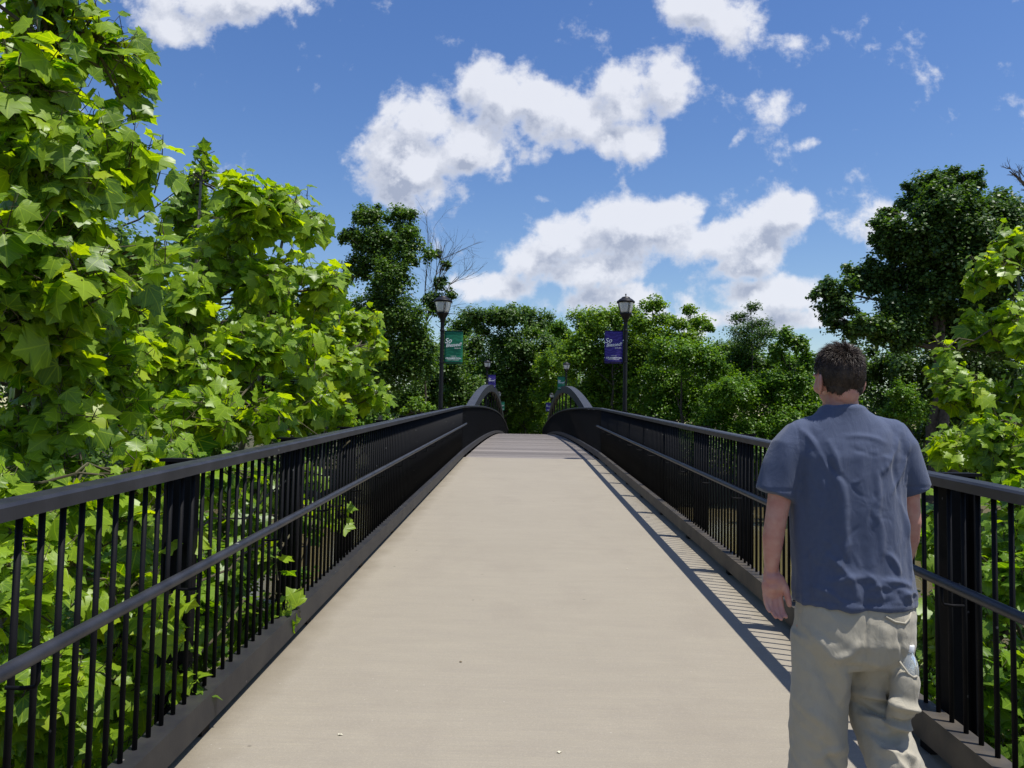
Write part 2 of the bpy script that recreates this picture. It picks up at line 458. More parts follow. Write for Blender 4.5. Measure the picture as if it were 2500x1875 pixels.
def make_railing(x, side, label, y0, y1):
    base = Vector((x, 0, 0))
    r = empty('metal_railing', base, label, 'railing', 'railings along the concrete approach')
    ys = [y for y in ys_ramp if y0 <= y <= y1]
    if ys[-1] < y1-.01: ys.append(y1)
    m = MB(); m.sweep([(0, y, zdeck(y)+RAIL_H-.05) for y in ys], RAILPROF); m.build('top_rail', M_rail, r)
    m = MB()
    hx = -side*.10
    hp = [(hx, y, zdeck(y)+.82) for y in ys if y <= YB-.1]+[(hx, YB-.05, zdeck(YB)+.82)]
    m.tube(hp, .0215, 12); m.build('hand_rail', M_rail, r, True)
    m = MB(); m.sweep([(0, y, zdeck(y)) for y in ys], KERB(side))
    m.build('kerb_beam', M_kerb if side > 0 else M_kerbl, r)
    m = MB(); m.sweep([(side*.13, y, zdeck(y)) for y in ys], [(-.08, -.55), (.08, -.55), (.08, -.18), (-.08, -.18)]); m.build('edge_girder', M_metal, r)
    posts = [y for y in np.arange(3.70-1.74*6, y1-.2, 1.74) if y > y0]
    pm = post_mesh(side)
    for y in posts: obj('post', pm, r, loc=(0, y, zdeck(y)))
    y = y0+.06; k = 0
    while y < y1-.03:
        if all(abs(y-p) > .0 for p in posts):
            obj('baluster', BALU, r, loc=(0, y, zdeck(y)+.180)); k += 1
        y += .1115
    ft = MB(); ft.box((-side*.012, 0, .0245), (.07, .09, .049)); FT = ft.mesh('post_foot', M_metal)
    for y in posts: obj('post_foot', FT, r, loc=(0, y, zdeck(y)+.001))
    # brackets of the hand rail
    bm = MB(); bx = hx
    bm.tube([(0, 0, .80), (0, 0, .80)] if False else [(-side*.006, 0, .72), (bx*.55, 0, .72), (bx*.93, 0, .725), (bx, 0, .74), (bx, 0, .805)], .0065, 8)
    bme = bm.mesh('hand_rail_bracket', M_metal, True)
    for y in np.arange(2.30, y1-.3, 1.14): obj('hand_rail_bracket', bme, r, loc=(0, y, zdeck(y)))
    return r


make_railing(-1.49, -1, 'black metal railing with hand rail, left of the path beside the large leafy trees', .6, YB-.02)
make_railing(1.905, 1, 'black metal railing with hand rail, right of the path behind the walking man', .6, YB-.02)

# ------------------------------------------------------------------ arch bridge
bridge = empty('arch_bridge', (.22, YB, 0), 'dark steel arch footbridge with timber deck beyond the concrete path', 'bridge')
BX = .22


def bl(x, y, z): return (x-BX, y-YB, z)


pl = MB(); pl.box((0, 0, -.03), (3.24, .138, .058)); PLANK = pl.mesh('plank', M_timber)
y = YB+.075; k = 0
while k < 296 and y < 62:
    o = obj('plank', PLANK, bridge, loc=bl(BX, y, zdeck(y)+random.uniform(-.002, .002)))
    o.rotation_euler = (math.atan2(zdeck(y+.1)-zdeck(y-.1), .2), 0, 0); y += .146; k += 1
mb = MB()
while y < 78:
    mb.box(bl(BX, y, zdeck(y)-.03), (3.24, .138, .058)); y += .146
mb.build('far_planks', M_timber, bridge, kind='stuff')
for x, side in ((-1.49, -1), (1.905, 1)):
    pts = [bl(x, yy, zdeck(yy)) for yy in ys_bridge]
    m = MB(); m.sweep([(p[0], p[1], p[2]+RAIL_H-.05) for p in pts], RAILPROF); m.build('top_rail', M_rail, bridge)
    m = MB(); m.sweep(pts, KERB(side)); m.build('kerb_beam', M_kerbl, bridge)
    m = MB(); m.sweep([(p[0]+side*.3, p[1], p[2]) for p in pts], [(-.12, -.6), (.12, -.6), (.12, -.15), (-.12, -.15)]); m.build('tie_girder', M_metal, bridge)
    m = MB(); yy = YB+.05
    while yy < 78:
        m.box(bl(x, yy, zdeck(yy)+.69), (.02, .022, 1.02)); yy += .1115
    m.build('balusters', M_metal, bridge, kind='stuff')
    for yy in np.arange(YB+.08, 78, 1.9):
        m = MB(); m.box(bl(x+side*.09, yy, zdeck(yy)+.55), (.12, .09, 1.42)); m.build('post', M_metal, bridge)
    ax = x+side*.40
    Y = np.linspace(19.0, 79, 61)
    Z = .70+3.22*(1-((Y-49.5)/29.5)**2)
    W = .15; H = .18
    pts = np.stack([np.full(61, ax-BX), Y-YB, Z], 1)
    tan = np.gradient(pts, axis=0); tan /= np.linalg.norm(tan, axis=1)[:, None]
    nor = np.stack([np.zeros(61), -tan[:, 2], tan[:, 1]], 1)
    vs = []
    for i in range(61):
        for (a, b) in ((-W, -H), (W, -H), (W, H), (-W, H)): vs.append(pts[i]+np.array([a, 0, 0])+nor[i]*b)
    f = [(0, 1, 2, 3), (240, 243, 242, 241)]
    for i in range(60):
        for k in range(4):
            k2 = (k+1) % 4; f.append((i*4+k, (i+1)*4+k, (i+1)*4+k2, i*4+k2))
    m = MB(); m.add(vs, f); m.build('arch', M_arch, bridge)
    for yy in np.arange(23, 77, 3.9):
        zt = np.interp(yy, Y, Z)-.15
        zb = zdeck(yy)-.2
        if zt > zb+.2:
            m = MB(); m.box(bl(ax, yy, (zt+zb)/2), (.07, .07, zt-zb)); m.build('hanger', M_metal, bridge)
for yy in (19.6, 77.5):
    m = MB(); m.box(bl(BX, yy, -2.9), (4.9, .9, 6.4)); m.build('pier', M_pier, bridge)
for yy in (-2.0, 8.5):
    m = MB(); m.box((.22, yy, -2.6), (3.9, .5, 4.6+.045*yy)); tag(m.build('concrete_pier', M_pier), 'squat concrete pier under the approach slab, %s' % ('near its start' if yy < 0 else 'half way up'), 'pier', 'piers of the approach')

# ------------------------------------------------------------------ lamps and banners
M_glass = material('frosted_lamp_glass', (.72, .74, .74), .35, spec=.6, transmission=.35)
M_lampm = material('lamp_black_paint', (.006, .006, .008), .45, spec=.25, vary=(9, (.012, .012, .012), .6))
M_white = material('banner_white_ink', (.8, .8, .8), .7)


def banner_material(name, c1, c2):
    m = bpy.data.materials.new(name); m.use_nodes = True
    N = m.node_tree.nodes; L = m.node_tree.links; b = N['Principled BSDF']
    tc = N.new('ShaderNodeTexCoord')
    mp = N.new('ShaderNodeMapping'); mp.inputs['Scale'].default_value = (1, 1, .8); L.new(tc.outputs['Object'], mp.inputs[0])
    nz = N.new('ShaderNodeTexNoise'); nz.inputs['Scale'].default_value = 4; nz.inputs['Detail'].default_value = 1; L.new(mp.outputs[0], nz.inputs['Vector'])
    w = N.new('ShaderNodeTexWave'); w.wave_type = 'RINGS'; w.inputs['Scale'].default_value = 5; w.inputs['Distortion'].default_value = 9; w.inputs['Detail'].default_value = 1.5; w.inputs['Detail Scale'].default_value = 1.2
    L.new(mp.outputs[0], w.inputs['Vector'])
    mr = N.new('ShaderNodeMapRange'); mr.inputs[1].default_value = .62; mr.inputs[2].default_value = .8; L.new(w.outputs[1], mr.inputs[0])
    mx = N.new('ShaderNodeMix'); mx.data_type = 'RGBA'; mx.inputs[6].default_value = (*c1, 1); mx.inputs[7].default_value = (*c2, 1)
    L.new(mr.outputs[0], mx.inputs[0]); L.new(mx.outputs[2], b.inputs['Base Color']); b.inputs['Roughness'].default_value = .6
    # thin cloth lets some light through
    tr = N.new('ShaderNodeBsdfTranslucent'); L.new(mx.outputs[2], tr.inputs[0])
    ms = N.new('ShaderNodeMixShader'); ms.inputs[0].default_value = .4; L.new(b.outputs[0], ms.inputs[1]); L.new(tr.outputs[0], ms.inputs[2])
    L.new(ms.outputs[0], N['Material Output'].inputs[0])
    return m


M_green = banner_material('green_banner_cloth', (.012, .20, .105), (.022, .27, .15))
M_purple = banner_material('purple_banner_cloth', (.050, .032, .25), (.085, .06, .36))
LAMP_H = 3.96


def make_lamp(loc, label):
    r = empty('street_lamp', loc, label, 'street lamp', 'lamp posts along the footbridge')
    m = MB(); H = LAMP_H
    m.lathe([(.055, -1.4), (.055, .2), (.052, 1.5), (.047, H-.72), (.047, H-.71)]); m.build('pole', M_lampm, r, True)
    m = MB(); m.lathe([(.09, -.5), (.09, .1), (.06, .16), (.055, .3)]); m.box((0, 0, -.42), (.3, .24, .03)); m.build('base', M_lampm, r, True)
    m = MB(); m.lathe([(.048, H-.95), (.062, H-.94), (.062, H-.90), (.048, H-.89)]); m.build('collar', M_lampm, r)
    m = MB(); m.lathe([(.048, H-.72), (.062, H-.70), (.060, H-.66), (.082, H-.62), (.125, H-.54), (.150, H-.515), (.150, H-.495), (.13, H-.488)], sides=20); m.build('lamp_base', M_lampm, r, True)
    m = MB(); m.lathe([(.128, H-.49), (.150, H-.44), (.178, H-.34), (.192, H-.25), (.194, H-.235)], sides=24); m.build('lamp_glass', M_glass, r, True)
    m = MB(); m.lathe([(.17, H-.245), (.212, H-.245), (.222, H-.23), (.222, H-.20), (.205, H-.19), (.16, H-.15), (.105, H-.118), (.10, H-.10), (.07, H-.088), (.012, H-.08)], sides=24)
    m.build('lamp_cap', M_lampm, r, True)
    m = MB(); m.lathe([(.012, H-.085), (.008, H-.065), (.018, H-.045), (.019, H-.03), (.008, H-.012), (.001, H)], sides=10); m.build('finial', M_lampm, r, True)
    m = MB()
    for k in range(4):
        a0 = k*math.pi/2+.35
        for da in (-.09, .09):
            a = a0+da; c, s_ = math.cos(a), math.sin(a)
            m.tube([(q[0]*c, q[0]*s_, q[1]) for q in ((.135, H-.495), (.157, H-.44), (.184, H-.34), (.199, H-.25), (.2, H-.235))], .0055, 5)
        for z, rr in ((H-.41, .166), (H-.33, .188)):
            m.tube([(rr*math.cos(a0-.09), rr*math.sin(a0-.09), z), (rr*math.cos(a0+.09), rr*math.sin(a0+.09), z)], .005, 5)
    m.build('lamp_frame', M_lampm, r)
    m = MB(); m.tube([(-.05, 0, H-.86), (-.13, 0, H-.80), (-.16, 0, H-.77)], .007, 6); m.build('bracket_stub', M_lampm, r)
    return r


def text_mesh(txt, size, mat, shear=0., offset=0., width=None, align='CENTER', space=1.):
    cu = bpy.data.curves.new('lettering', 'FONT'); cu.body = txt; cu.size = size; cu.shear = shear; cu.offset = offset
    cu.extrude = .0012; cu.align_x = align; cu.resolution_u = 3; cu.space_character = space
    o = bpy.data.objects.new('t', cu); C.objects.link(o)
    bpy.context.view_layer.update()
    me = bpy.data.meshes.new_from_object(o.evaluated_get(bpy.context.evaluated_depsgraph_get()))
    bpy.data.objects.remove(o); bpy.data.curves.remove(cu)
    me.materials.clear(); me.materials.append(mat)
    if width:
        co = np.array([v.co for v in me.vertices]); w = np.ptp(co[:, 0])
        cx = (co[:, 0].max()+co[:, 0].min())/2
        for v in me.vertices: v.co.x = (v.co.x-cx)*width/w
    return me


BW, BH = .44, .79
T = dict(so=text_mesh('So', .165, M_white, .35, .0015), bl=text_mesh('Blessed!', .118, M_white, .35, .0012, width=.385),
         since=text_mesh('SINCE 1915', .030, M_white, 0, .0006, width=.15), town=text_mesh('TOWN OF', .026, M_white, 0, .0004, width=.13, space=1.3),
         cram=text_mesh('CRAMERTON', .052, M_white, 0, .0014, width=.375), nc=text_mesh('NORTH CAROLINA', .026, M_white, 0, .0005, width=.27))
for me in T.values(): me.name = 'lettering'


def make_banner(loc, mat, side, label):
    """hangs on the pole side; loc = pole centre at the banner's top; side +1: banner to the right of the pole"""
    r = empty('banner', loc, label, 'banner', 'cloth banners hung from the lamp posts')
    cx = side*(.06+BW/2)
    nx, nz = 9, 15; vs = []; fs = []
    for j in range(nz):
        for i in range(nx):
            u, w = i/(nx-1), j/(nz-1)
            vs.append((cx+(u-.5)*BW, .008*math.sin(w*7+side+u*2)*math.sin(w*math.pi), -w*BH))
    for j in range(nz-1):
        for i in range(nx-1):
            a = j*nx+i; fs.append((a, a+nx, a+nx+1, a+1))
    m = MB(); m.add(vs, fs); me = m.mesh('banner_cloth', mat, True); o = obj('banner_cloth', me, r)
    sd = o.modifiers.new('s', 'SOLIDIFY'); sd.thickness = .003; sd.offset = 0
    for z, nm in ((.0, 'top_rod'), (-BH+.03, 'bottom_rod')):
        m = MB(); m.tube([(side*.04, -.004, z), (cx+side*(BW/2+.01), -.004, z)], .008, 8)
        m.lathe([(.056, z-.015), (.06, z), (.056, z+.015)]); m.build(nm, M_lampm, r)
    for key, x, z, rz in (('so', -.13, -.29, .12), ('bl', .012, -.372, .10), ('since', .10, -.425, 0), ('town', 0, -.615, 0), ('cram', 0, -.675, 0), ('nc', 0, -.705, 0)):
        t = obj('lettering', T[key], r, loc=(cx+x, -.014, z)); t.rotation_euler = (math.pi/2, -rz, 0)
    return r


lamps = [ # px of top, py of top, X, banner colour, banner top py
 (1082, 714, -1.98, 'green', 808, 'black lamp post behind the left railing with a green banner, near the arch foot', 'green town banner on the large left lamp post'),
 (1528, 716, 2.45, 'purple', 809, 'black lamp post behind the right railing with a purple banner, near the arch foot', 'purple town banner on the large right lamp post'),
 (1190, 876, -2.16, 'purple', 908, 'mid distance lamp post beside the left arch crown with a purple banner', 'purple town banner on the lamp post above the left arch'),
 (1383, 881, 2.46, 'green', 913, 'mid distance lamp post beside the right arch crown with a green banner', 'green town banner on the lamp post above the right arch'),
 (1218, 954, -2.16, 'green', 981, 'farthest lamp post left of the path, small, with a green banner, behind the left arch', 'small far green town banner seen past the left arch'),
 (1347, 957, 2.46, 'purple', 982, 'farthest lamp post right of the path, small, with a purple banner, behind the right arch', 'small far purple town banner seen past the right arch'),
]
for (px, py, X, colr, bpy_, lab, blab) in lamps:
    d = ray(px, py); Y = X/(d.x/d.y); top = EYE+d*(Y/d.y)
    make_lamp((X, Y, top.z-LAMP_H), lab)
    bt = at(px, bpy_, Y)
    make_banner((X, Y, top.z-.93), M_green if colr == 'green' else M_purple, 1 if X < 0 else -1, blab)

# ------------------------------------------------------------------ foliage
def leaf_material(name, c_top, c_dark, trans=.45, trans_col=None, rough=.42, veins=False, spec=.35):
    m = bpy.data.materials.new(name); m.use_nodes = True
    N = m.node_tree.nodes; L = m.node_tree.links; b = N['Principled BSDF']
    geo = N.new('ShaderNodeNewGeometry'); oi = N.new('ShaderNodeObjectInfo')
    ad = N.new('ShaderNodeMath'); ad.operation = 'ADD'; L.new(geo.outputs['Random Per Island'], ad.inputs[0])
    if veins: L.new(oi.outputs['Random'], ad.inputs[1])
    else: ad.inputs[1].default_value = 0
    fr = N.new('ShaderNodeMath'); fr.operation = 'FRACT'; L.new(ad.outputs[0], fr.inputs[0])
    cr = N.new('ShaderNodeValToRGB'); L.new(fr.outputs[0], cr.inputs[0]); e = cr.color_ramp.elements
    e[0].color = (*c_dark, 1); e[1].color = (*c_top, 1)
    mid = tuple((a+b_)/2 for a, b_ in zip(c_top, c_dark)); e.new(.5).color = (*mid, 1)
    e.new(.93).color = (*c_top, 1)
    e[-1].color = (min(1, c_top[0]*1.45), c_top[1]*1.12, c_top[2]*1.1, 1)
    col = cr.outputs[0]
    if veins:
        uv = N.new('ShaderNodeUVMap'); uv.uv_map = 'UVMap'; sp = N.new('ShaderNodeSeparateXYZ'); L.new(uv.outputs[0], sp.inputs[0])
        def mm(op, a, b_=None):
            n = N.new('ShaderNodeMath'); n.operation = op
            for i, v in enumerate((a, b_)):
                if v is None: continue
                if isinstance(v, (int, float)): n.inputs[i].default_value = v
                else: L.new(v, n.inputs[i])
            return n.outputs[0]
        ax = mm('ABSOLUTE', sp.outputs[0]); yv = sp.outputs[1]
        dist = ax
        for ang in (.76, 1.35):
            s_, c_ = math.sin(ang), math.cos(ang)
            dd = mm('ABSOLUTE', mm('SUBTRACT', mm('MULTIPLY', ax, c_), mm('MULTIPLY', yv, s_)))
            dist = mm('MINIMUM', dist, dd)
        # fine side veins
        fine = mm('ABSOLUTE', mm('SUBTRACT', mm('FRACT', mm('MULTIPLY', mm('SUBTRACT', yv, mm('MULTIPLY', ax, .75)), 8.)), .5))
        mr = N.new('ShaderNodeMapRange'); mr.inputs[1].default_value = .008; mr.inputs[2].default_value = .026; mr.inputs[3].default_value = .55; mr.inputs[4].default_value = 0
        L.new(dist, mr.inputs[0])
        mr2 = N.new('ShaderNodeMapRange'); mr2.inputs[1].default_value = .0; mr2.inputs[2].default_value = .09; mr2.inputs[3].default_value = .28; mr2.inputs[4].default_value = 0
        L.new(fine, mr2.inputs[0])
        mx = N.new('ShaderNodeMix'); mx.data_type = 'RGBA'; L.new(mm('MAXIMUM', mr.outputs[0], mr2.outputs[0]), mx.inputs[0]); L.new(col, mx.inputs[6])
        mx.inputs[7].default_value = (c_top[0]*1.7, c_top[1]*1.45, c_top[2]*2.2, 1); col = mx.outputs[2]
    # paler underside
    bf = N.new('ShaderNodeMix'); bf.data_type = 'RGBA'; bf.blend_type = 'MIX'
    fb = N.new('ShaderNodeMath'); fb.operation = 'MULTIPLY'; fb.inputs[1].default_value = .22 if veins else .10; L.new(geo.outputs['Backfacing'], fb.inputs[0])
    L.new(fb.outputs[0], bf.inputs[0]); L.new(col, bf.inputs[6]); bf.inputs[7].default_value = (c_top[0]*1.6+.03, c_top[1]*1.15+.02, c_top[2]*2+.03, 1)
    L.new(bf.outputs[2], b.inputs['Base Color']); b.inputs['Roughness'].default_value = rough; b.inputs['Specular IOR Level'].default_value = spec
    tr = N.new('ShaderNodeBsdfTranslucent')
    tm = N.new('ShaderNodeMix'); tm.data_type = 'RGBA'; tm.blend_type = 'MULTIPLY'; tm.inputs[0].default_value = 1
    L.new(col, tm.inputs[6]); tm.inputs[7].default_value = (*(trans_col or (1.9, 1.7, .5)), 1)
    L.new(tm.outputs[2], tr.inputs[0])
    ms = N.new('ShaderNodeMixShader'); ms.inputs[0].default_value = trans; L.new(b.outputs[0], ms.inputs[1]); L.new(tr.outputs[0], ms.inputs[2])
    L.new(ms.outputs[0], N['Material Output'].inputs[0])
    return m


M_syc = leaf_material('sycamore_leaf', (.255, .43, .014), (.046, .165, .013), .55, (2.05, 1.6, .23), veins=True, rough=.38, spec=.4)
M_syc2 = leaf_material('sycamore_leaf_small', (.18, .34, .014), (.045, .150, .012), .52, (2.2, 1.7, .3), veins=True, rough=.38, spec=.4)
M_dark = leaf_material('dark_leaf', (.105, .185, .024), (.034, .082, .015), .4, (1.7, 1.8, .5))
M_oak = leaf_material('oak_leaf', (.090, .165, .030), (.024, .062, .016), .36, (1.7, 1.8, .5))
M_mid = leaf_material('mid_green_leaf', (.14, .265, .018), (.048, .125, .012), .4, (1.9, 1.8, .45))
M_lite = leaf_material('light_green_leaf', (.18, .31, .022), (.066, .150, .016), .45, (1.9, 1.7, .45))
M_bark = material('grey_brown_bark', (.085, .068, .050), .9, vary=(6, (.035, .028, .02), 1), bump=(20, .02))
M_pale = material('pale_grey_bark', (.20, .18, .155), .9, vary=(4, (.09, .08, .065), .9), bump=(20, .01))
M_twig = material('green_brown_twig', (.075, .07, .030), .8, vary=(8, (.06, .04, .02), .9))

# sycamore leaf outline (half)
HALF = [(0, .02), (.12, -.05), (.25, .0), (.36, -.02), (.55, .06), (.47, .16), (.50, .24), (.37, .31), (.47, .36), (.66, .62), (.50, .60), (.42, .66), (.27, .62), (.26, .74), (.15, .82), (0, 1.04)]


HALF = [(0, .02), (.12, -.05), (.25, -.01), (.36, -.02), (.52, .07), (.48, .16), (.52, .24), (.44, .33), (.50, .40), (.62, .60), (.50, .60), (.43, .68), (.33, .64), (.30, .75), (.17, .84), (0, 1.0)]
HALF = [(x*1.10, y*.95) for x, y in HALF]


def leaf_arrays(seed):
    r = random.Random(seed)
    pts = [(0, 0), (0, .3), (0, .62)]
    right = [(x*(1+r.uniform(-.06, .06)), y+r.uniform(-.015, .015)) for x, y in HALF[1:-1]]
    left = [(-x*(1+r.uniform(-.08, .08)), y+r.uniform(-.02, .02)) for x, y in HALF[1:-1]]
    tip = (r.uniform(-.04, .04), 1.04)
    n = len(right)
    P2 = pts+right+left+[tip]
    tri = []
    for s, off in ((1, 3), (-1, 3+n)):
        chain = [0]+[off+i for i in range(n)]+[3+2*n]
        # centres: fan from mid 1 up to notch index 8, then mid 2
        brk = 8
        for i in range(len(chain)-1):
            a, b = chain[i], chain[i+1]
            c = 1 if i < brk else 2
            t = (c, a, b) if c != a and c != b else None
            if t and len(set(t)) == 3: tri.append(t if s < 0 else (t[0], t[2], t[1]))
        tri.append((1, chain[brk], 2) if s < 0 else (1, 2, chain[brk]))
    c1, c2, c3, tw = r.uniform(-.05, .30), r.uniform(.15, .75), r.uniform(.1, .7), r.uniform(-.25, .25)
    V = []
    for (x, y) in P2:
        rr = math.hypot(x, y-.35)
        ang = math.atan2(abs(x), y+1e-6)
        crease = .05*math.cos(ang*8)*min(1, rr*2)
        z = c1*abs(x)-c2*(max(0, y-.3))**2*.6-c3*x*x*.8+tw*x*y+crease*.6+r.uniform(-.012, .012)
        V.append((x, y, z))
    V = np.array(V); tri = np.array([t for t in tri])
    return V, tri, np.array(P2)


LEAVES = [leaf_arrays(s) for s in range(8)]


def leaf_mesh_set(mat):
    return [fast_mesh('leaf', V, T_, [mat], uv=uv, smooth=True) for V, T_, uv in LEAVES]


def rot_from(normal, direc):
    """columns: x, y(dir, towards tip), z(normal)"""
    z = normal/np.linalg.norm(normal, axis=1)[:, None]
    y = direc-(direc*z).sum(1)[:, None]*z; y /= np.linalg.norm(y, axis=1)[:, None]+1e-9
    x = np.cross(y, z)
    return np.stack([x, y, z], 2)


def curve_pts(a, b, n, wob, rs, droop=0.):
    a = np.array(a, float); b = np.array(b, float); t = np.linspace(0, 1, n)[:, None]
    off = rs.normal(0, wob, (n, 3))*np.sin(t*math.pi)
    p = a*(1-t)+b*t+off
    p[:, 2] += droop*np.sin(t[:, 0]*math.pi)
    return p


def near_tree(name, label, cat, base, clumps, n, size, mat, seed, trunk_r=.06, group=None, objs=300, xlim=None, lean=None, small=.7):
    """clumps: (px,py,rx,ry,Y); broad leaves, the nearest ones as objects of their own"""
    rs = np.random.default_rng(seed)
    root = empty(name, base, label, cat, group); B = np.array(base)
    cs = []
    for (px, py, rx, ry, Y) in clumps:
        c = np.array(at(px, py, Y)); cs.append((c, np.array([rx*Y/FPX, max(.30 if trunk_r > .02 else .04, (rx+ry)/2*Y/FPX*.9), ry*Y/FPX]), rx*ry))
    if trunk_r > .02:
        cs = [(c+rs.normal(0, .45, 3)*r_, r_*rs.uniform(.45, .75), w) for c, r_, w in cs for _ in range(3)]
    wts = np.array([c[2] for c in cs], float); wts /= wts.sum()
    # trunk, limbs, twigs
    ctr = sum(c[0]*w for c, w in zip(cs, wts))
    top = max(cs, key=lambda c: c[0][2])[0]
    mt = MB()
    tp = curve_pts(B, top*.75+ctr*.25, 9, .05, rs); tr = np.linspace(trunk_r, trunk_r*.25, 9)
    mt.tube(tp-B, tr, 8); mt.build('trunk', M_twig if trunk_r < .05 else M_pale, root, True)
    ml = MB()
    limbs = []
    for c, r_, _ in cs:
        zt = c[2]-r_[2]*.9
        k = int(np.argmin(np.abs(tp[:, 2]-zt)+np.where(tp[:, 2] > c[2], 10, 0)*0))
        q = curve_pts(tp[k], c, 7, .05, rs, .1); ml.tube(q-B, np.linspace(tr[k]*.55+.004, .006, 7), 6)
        limbs.append(q)
        for _i in range(3 if trunk_r > .02 else 0):
            s0 = q[rs.integers(3, 7)]; e = c+rs.normal(0, .55, 3)*r_
            if xlim and ((xlim < 0 and e[0] > xlim) or (xlim > 0 and e[0] < xlim)): e[0] = xlim
            w = curve_pts(s0, e, 5, .03, rs); ml.tube(w-B, np.linspace(.007, .003, 5), 5); limbs.append(w)
    allp = np.vstack(limbs)
    K = 6; ns = max(3, n//K)
    idx = rs.choice(len(cs), ns, p=wts)
    d = rs.normal(size=(ns, 3)); d /= np.linalg.norm(d, axis=1)[:, None]
    d[:, 2] = np.where(rs.random(ns) < .5, np.abs(d[:, 2]), d[:, 2])
    rad = rs.uniform(.2, 1.3, ns)**.6
    sc_ = np.array([cs[i][0] for i in idx])+d*np.array([cs[i][1] for i in idx])*rad[:, None]
    st = d*.6+np.array([0, 0, .75])+rs.normal(0, .32, (ns, 3)); st /= np.linalg.norm(st, axis=1)[:, None]
    q = np.cross(st, rs.normal(size=(ns, 3))); q /= np.linalg.norm(q, axis=1)[:, None]; q2 = np.cross(st, q)
    ssz = size*rs.uniform(small, 1.12, ns)
    pos, out, nrm, dirv, sz = [], [], [], [], []
    ph = rs.uniform(0, 6.28, ns)
    for k in range(K):
        t = k/(K-1); a = ph+k*2.4+rs.normal(0, .25, ns)
        ra = q*np.cos(a)[:, None]+q2*np.sin(a)[:, None]
        Ls = ssz*1.5
        p_ = sc_+st*(Ls*(t-.6))[:, None]+ra*(ssz*.32*(1.1-.6*t))[:, None]
        pos.append(p_); out.append(ra*.5+d*.5)
        tc_ = np.array(EYE)-p_; tc_ /= np.linalg.norm(tc_, axis=1)[:, None]
        nrm.append(st*.8+np.array([0, 0, .25])+ra*(.45-.2*t)+tc_*rs.uniform(-.15, .85, ns)[:, None]+rs.normal(0, .42, (ns, 3)))
        dirv.append(ra+st*(.1+.5*t)+np.array([0, 0, -.30+.2*t])+rs.normal(0, .35, (ns, 3)))
        sz.append(ssz*(1.08-.62*t**1.6)*rs.uniform(.85, 1.12, ns))
    pos, out, nrm, dirv = map(np.vstack, (pos, out, nrm, dirv)); sz = np.concatenate(sz)
    if xlim:
        bad = pos[:, 0] > xlim if xlim < 0 else pos[:, 0] < xlim
        pos, out, nrm, dirv, sz = pos[~bad], out[~bad], nrm[~bad], dirv[~bad], sz[~bad]
    n = len(pos)
    R_ = rot_from(nrm, dirv)
    vi = rs.integers(0, len(LEAVES), n)
    # petioles and shoot stems
    for i in range(ns):
        a, b = sc_[i]-st[i]*ssz[i]*1.3, sc_[i]+st[i]*ssz[i]*.62
        if not (xlim and ((xlim < 0 and max(a[0], b[0]) > xlim+.05) or (xlim > 0 and min(a[0], b[0]) < xlim-.05))): ml.tube(np.array([a, (a+b)/2+rs.normal(0, .01, 3), b])-B, [.005, .0035, .002], 4, cap=False)
    for i in range(n):
        a = pos[i]; j = R_[i][:, 1]
        b = a-j*sz[i]*.45-np.array([0, 0, .03])
        if rs.random() < .45:
            k = allp[np.argmin(((allp-b)**2).sum(1))]
            if np.linalg.norm(k-b) < .45: ml.tube(np.array([k, b*.6+k*.4+rs.normal(0, .015, 3), b, a])-B, [.0035, .003, .002, .0018], 3, cap=False)
            else: ml.tube(np.array([b, a])-B, [.002, .0018], 3, cap=False)
        else: ml.tube(np.array([b, a])-B, [.002, .0018], 3, cap=False)
    ml.build('branches', M_twig, root, kind=None)
    # choose the ones that show largest
    ca = np.array(CAMROT.transposed()); rel = (pos-np.array(EYE)) @ ca.T
    zz = -rel[:, 2]; px = 1250+FPX*rel[:, 0]/zz; py = 937.5-FPX*rel[:, 1]/zz
    vis = (px > -60) & (px < 2560) & (py > -60) & (py < 1930)
    facing = np.abs((R_[:, :, 2]*(pos-np.array(EYE))).sum(1))/np.linalg.norm(pos-np.array(EYE), axis=1)
    score = np.where(vis, 1, 0)*sz/zz*(.4+facing)*np.where((out*(pos-np.array(EYE))).sum(1) < 0, 1.5, 1)
    order = np.argsort(-score); ob = set(order[:objs].tolist())
    meshes = leaf_mesh_set(mat)
    for i in ob:
        Mx = Matrix(R_[i].tolist()).to_4x4(); Mx = Matrix.Translation(Vector(pos[i]-B)) @ Mx @ Matrix.Scale(sz[i], 4)
        o = bpy.data.objects.new('leaf', meshes[vi[i]]); C.objects.link(o); o.parent = root; o.matrix_local = Mx
    rest = [i for i in range(n) if i not in ob]
    if rest:
        vs = []; fs = []; us = []; nn = 0
        for i in rest:
            V, T_, uv = LEAVES[vi[i]]
            vs.append((V*sz[i]) @ R_[i].T+pos[i]-B); fs.append(T_+nn); us.append(uv); nn += len(V)
        me = fast_mesh('foliage', np.vstack(vs), np.vstack(fs), [mat], uv=np.vstack(us), smooth=True)
        obj('foliage', me, root, kind='stuff')
    return root


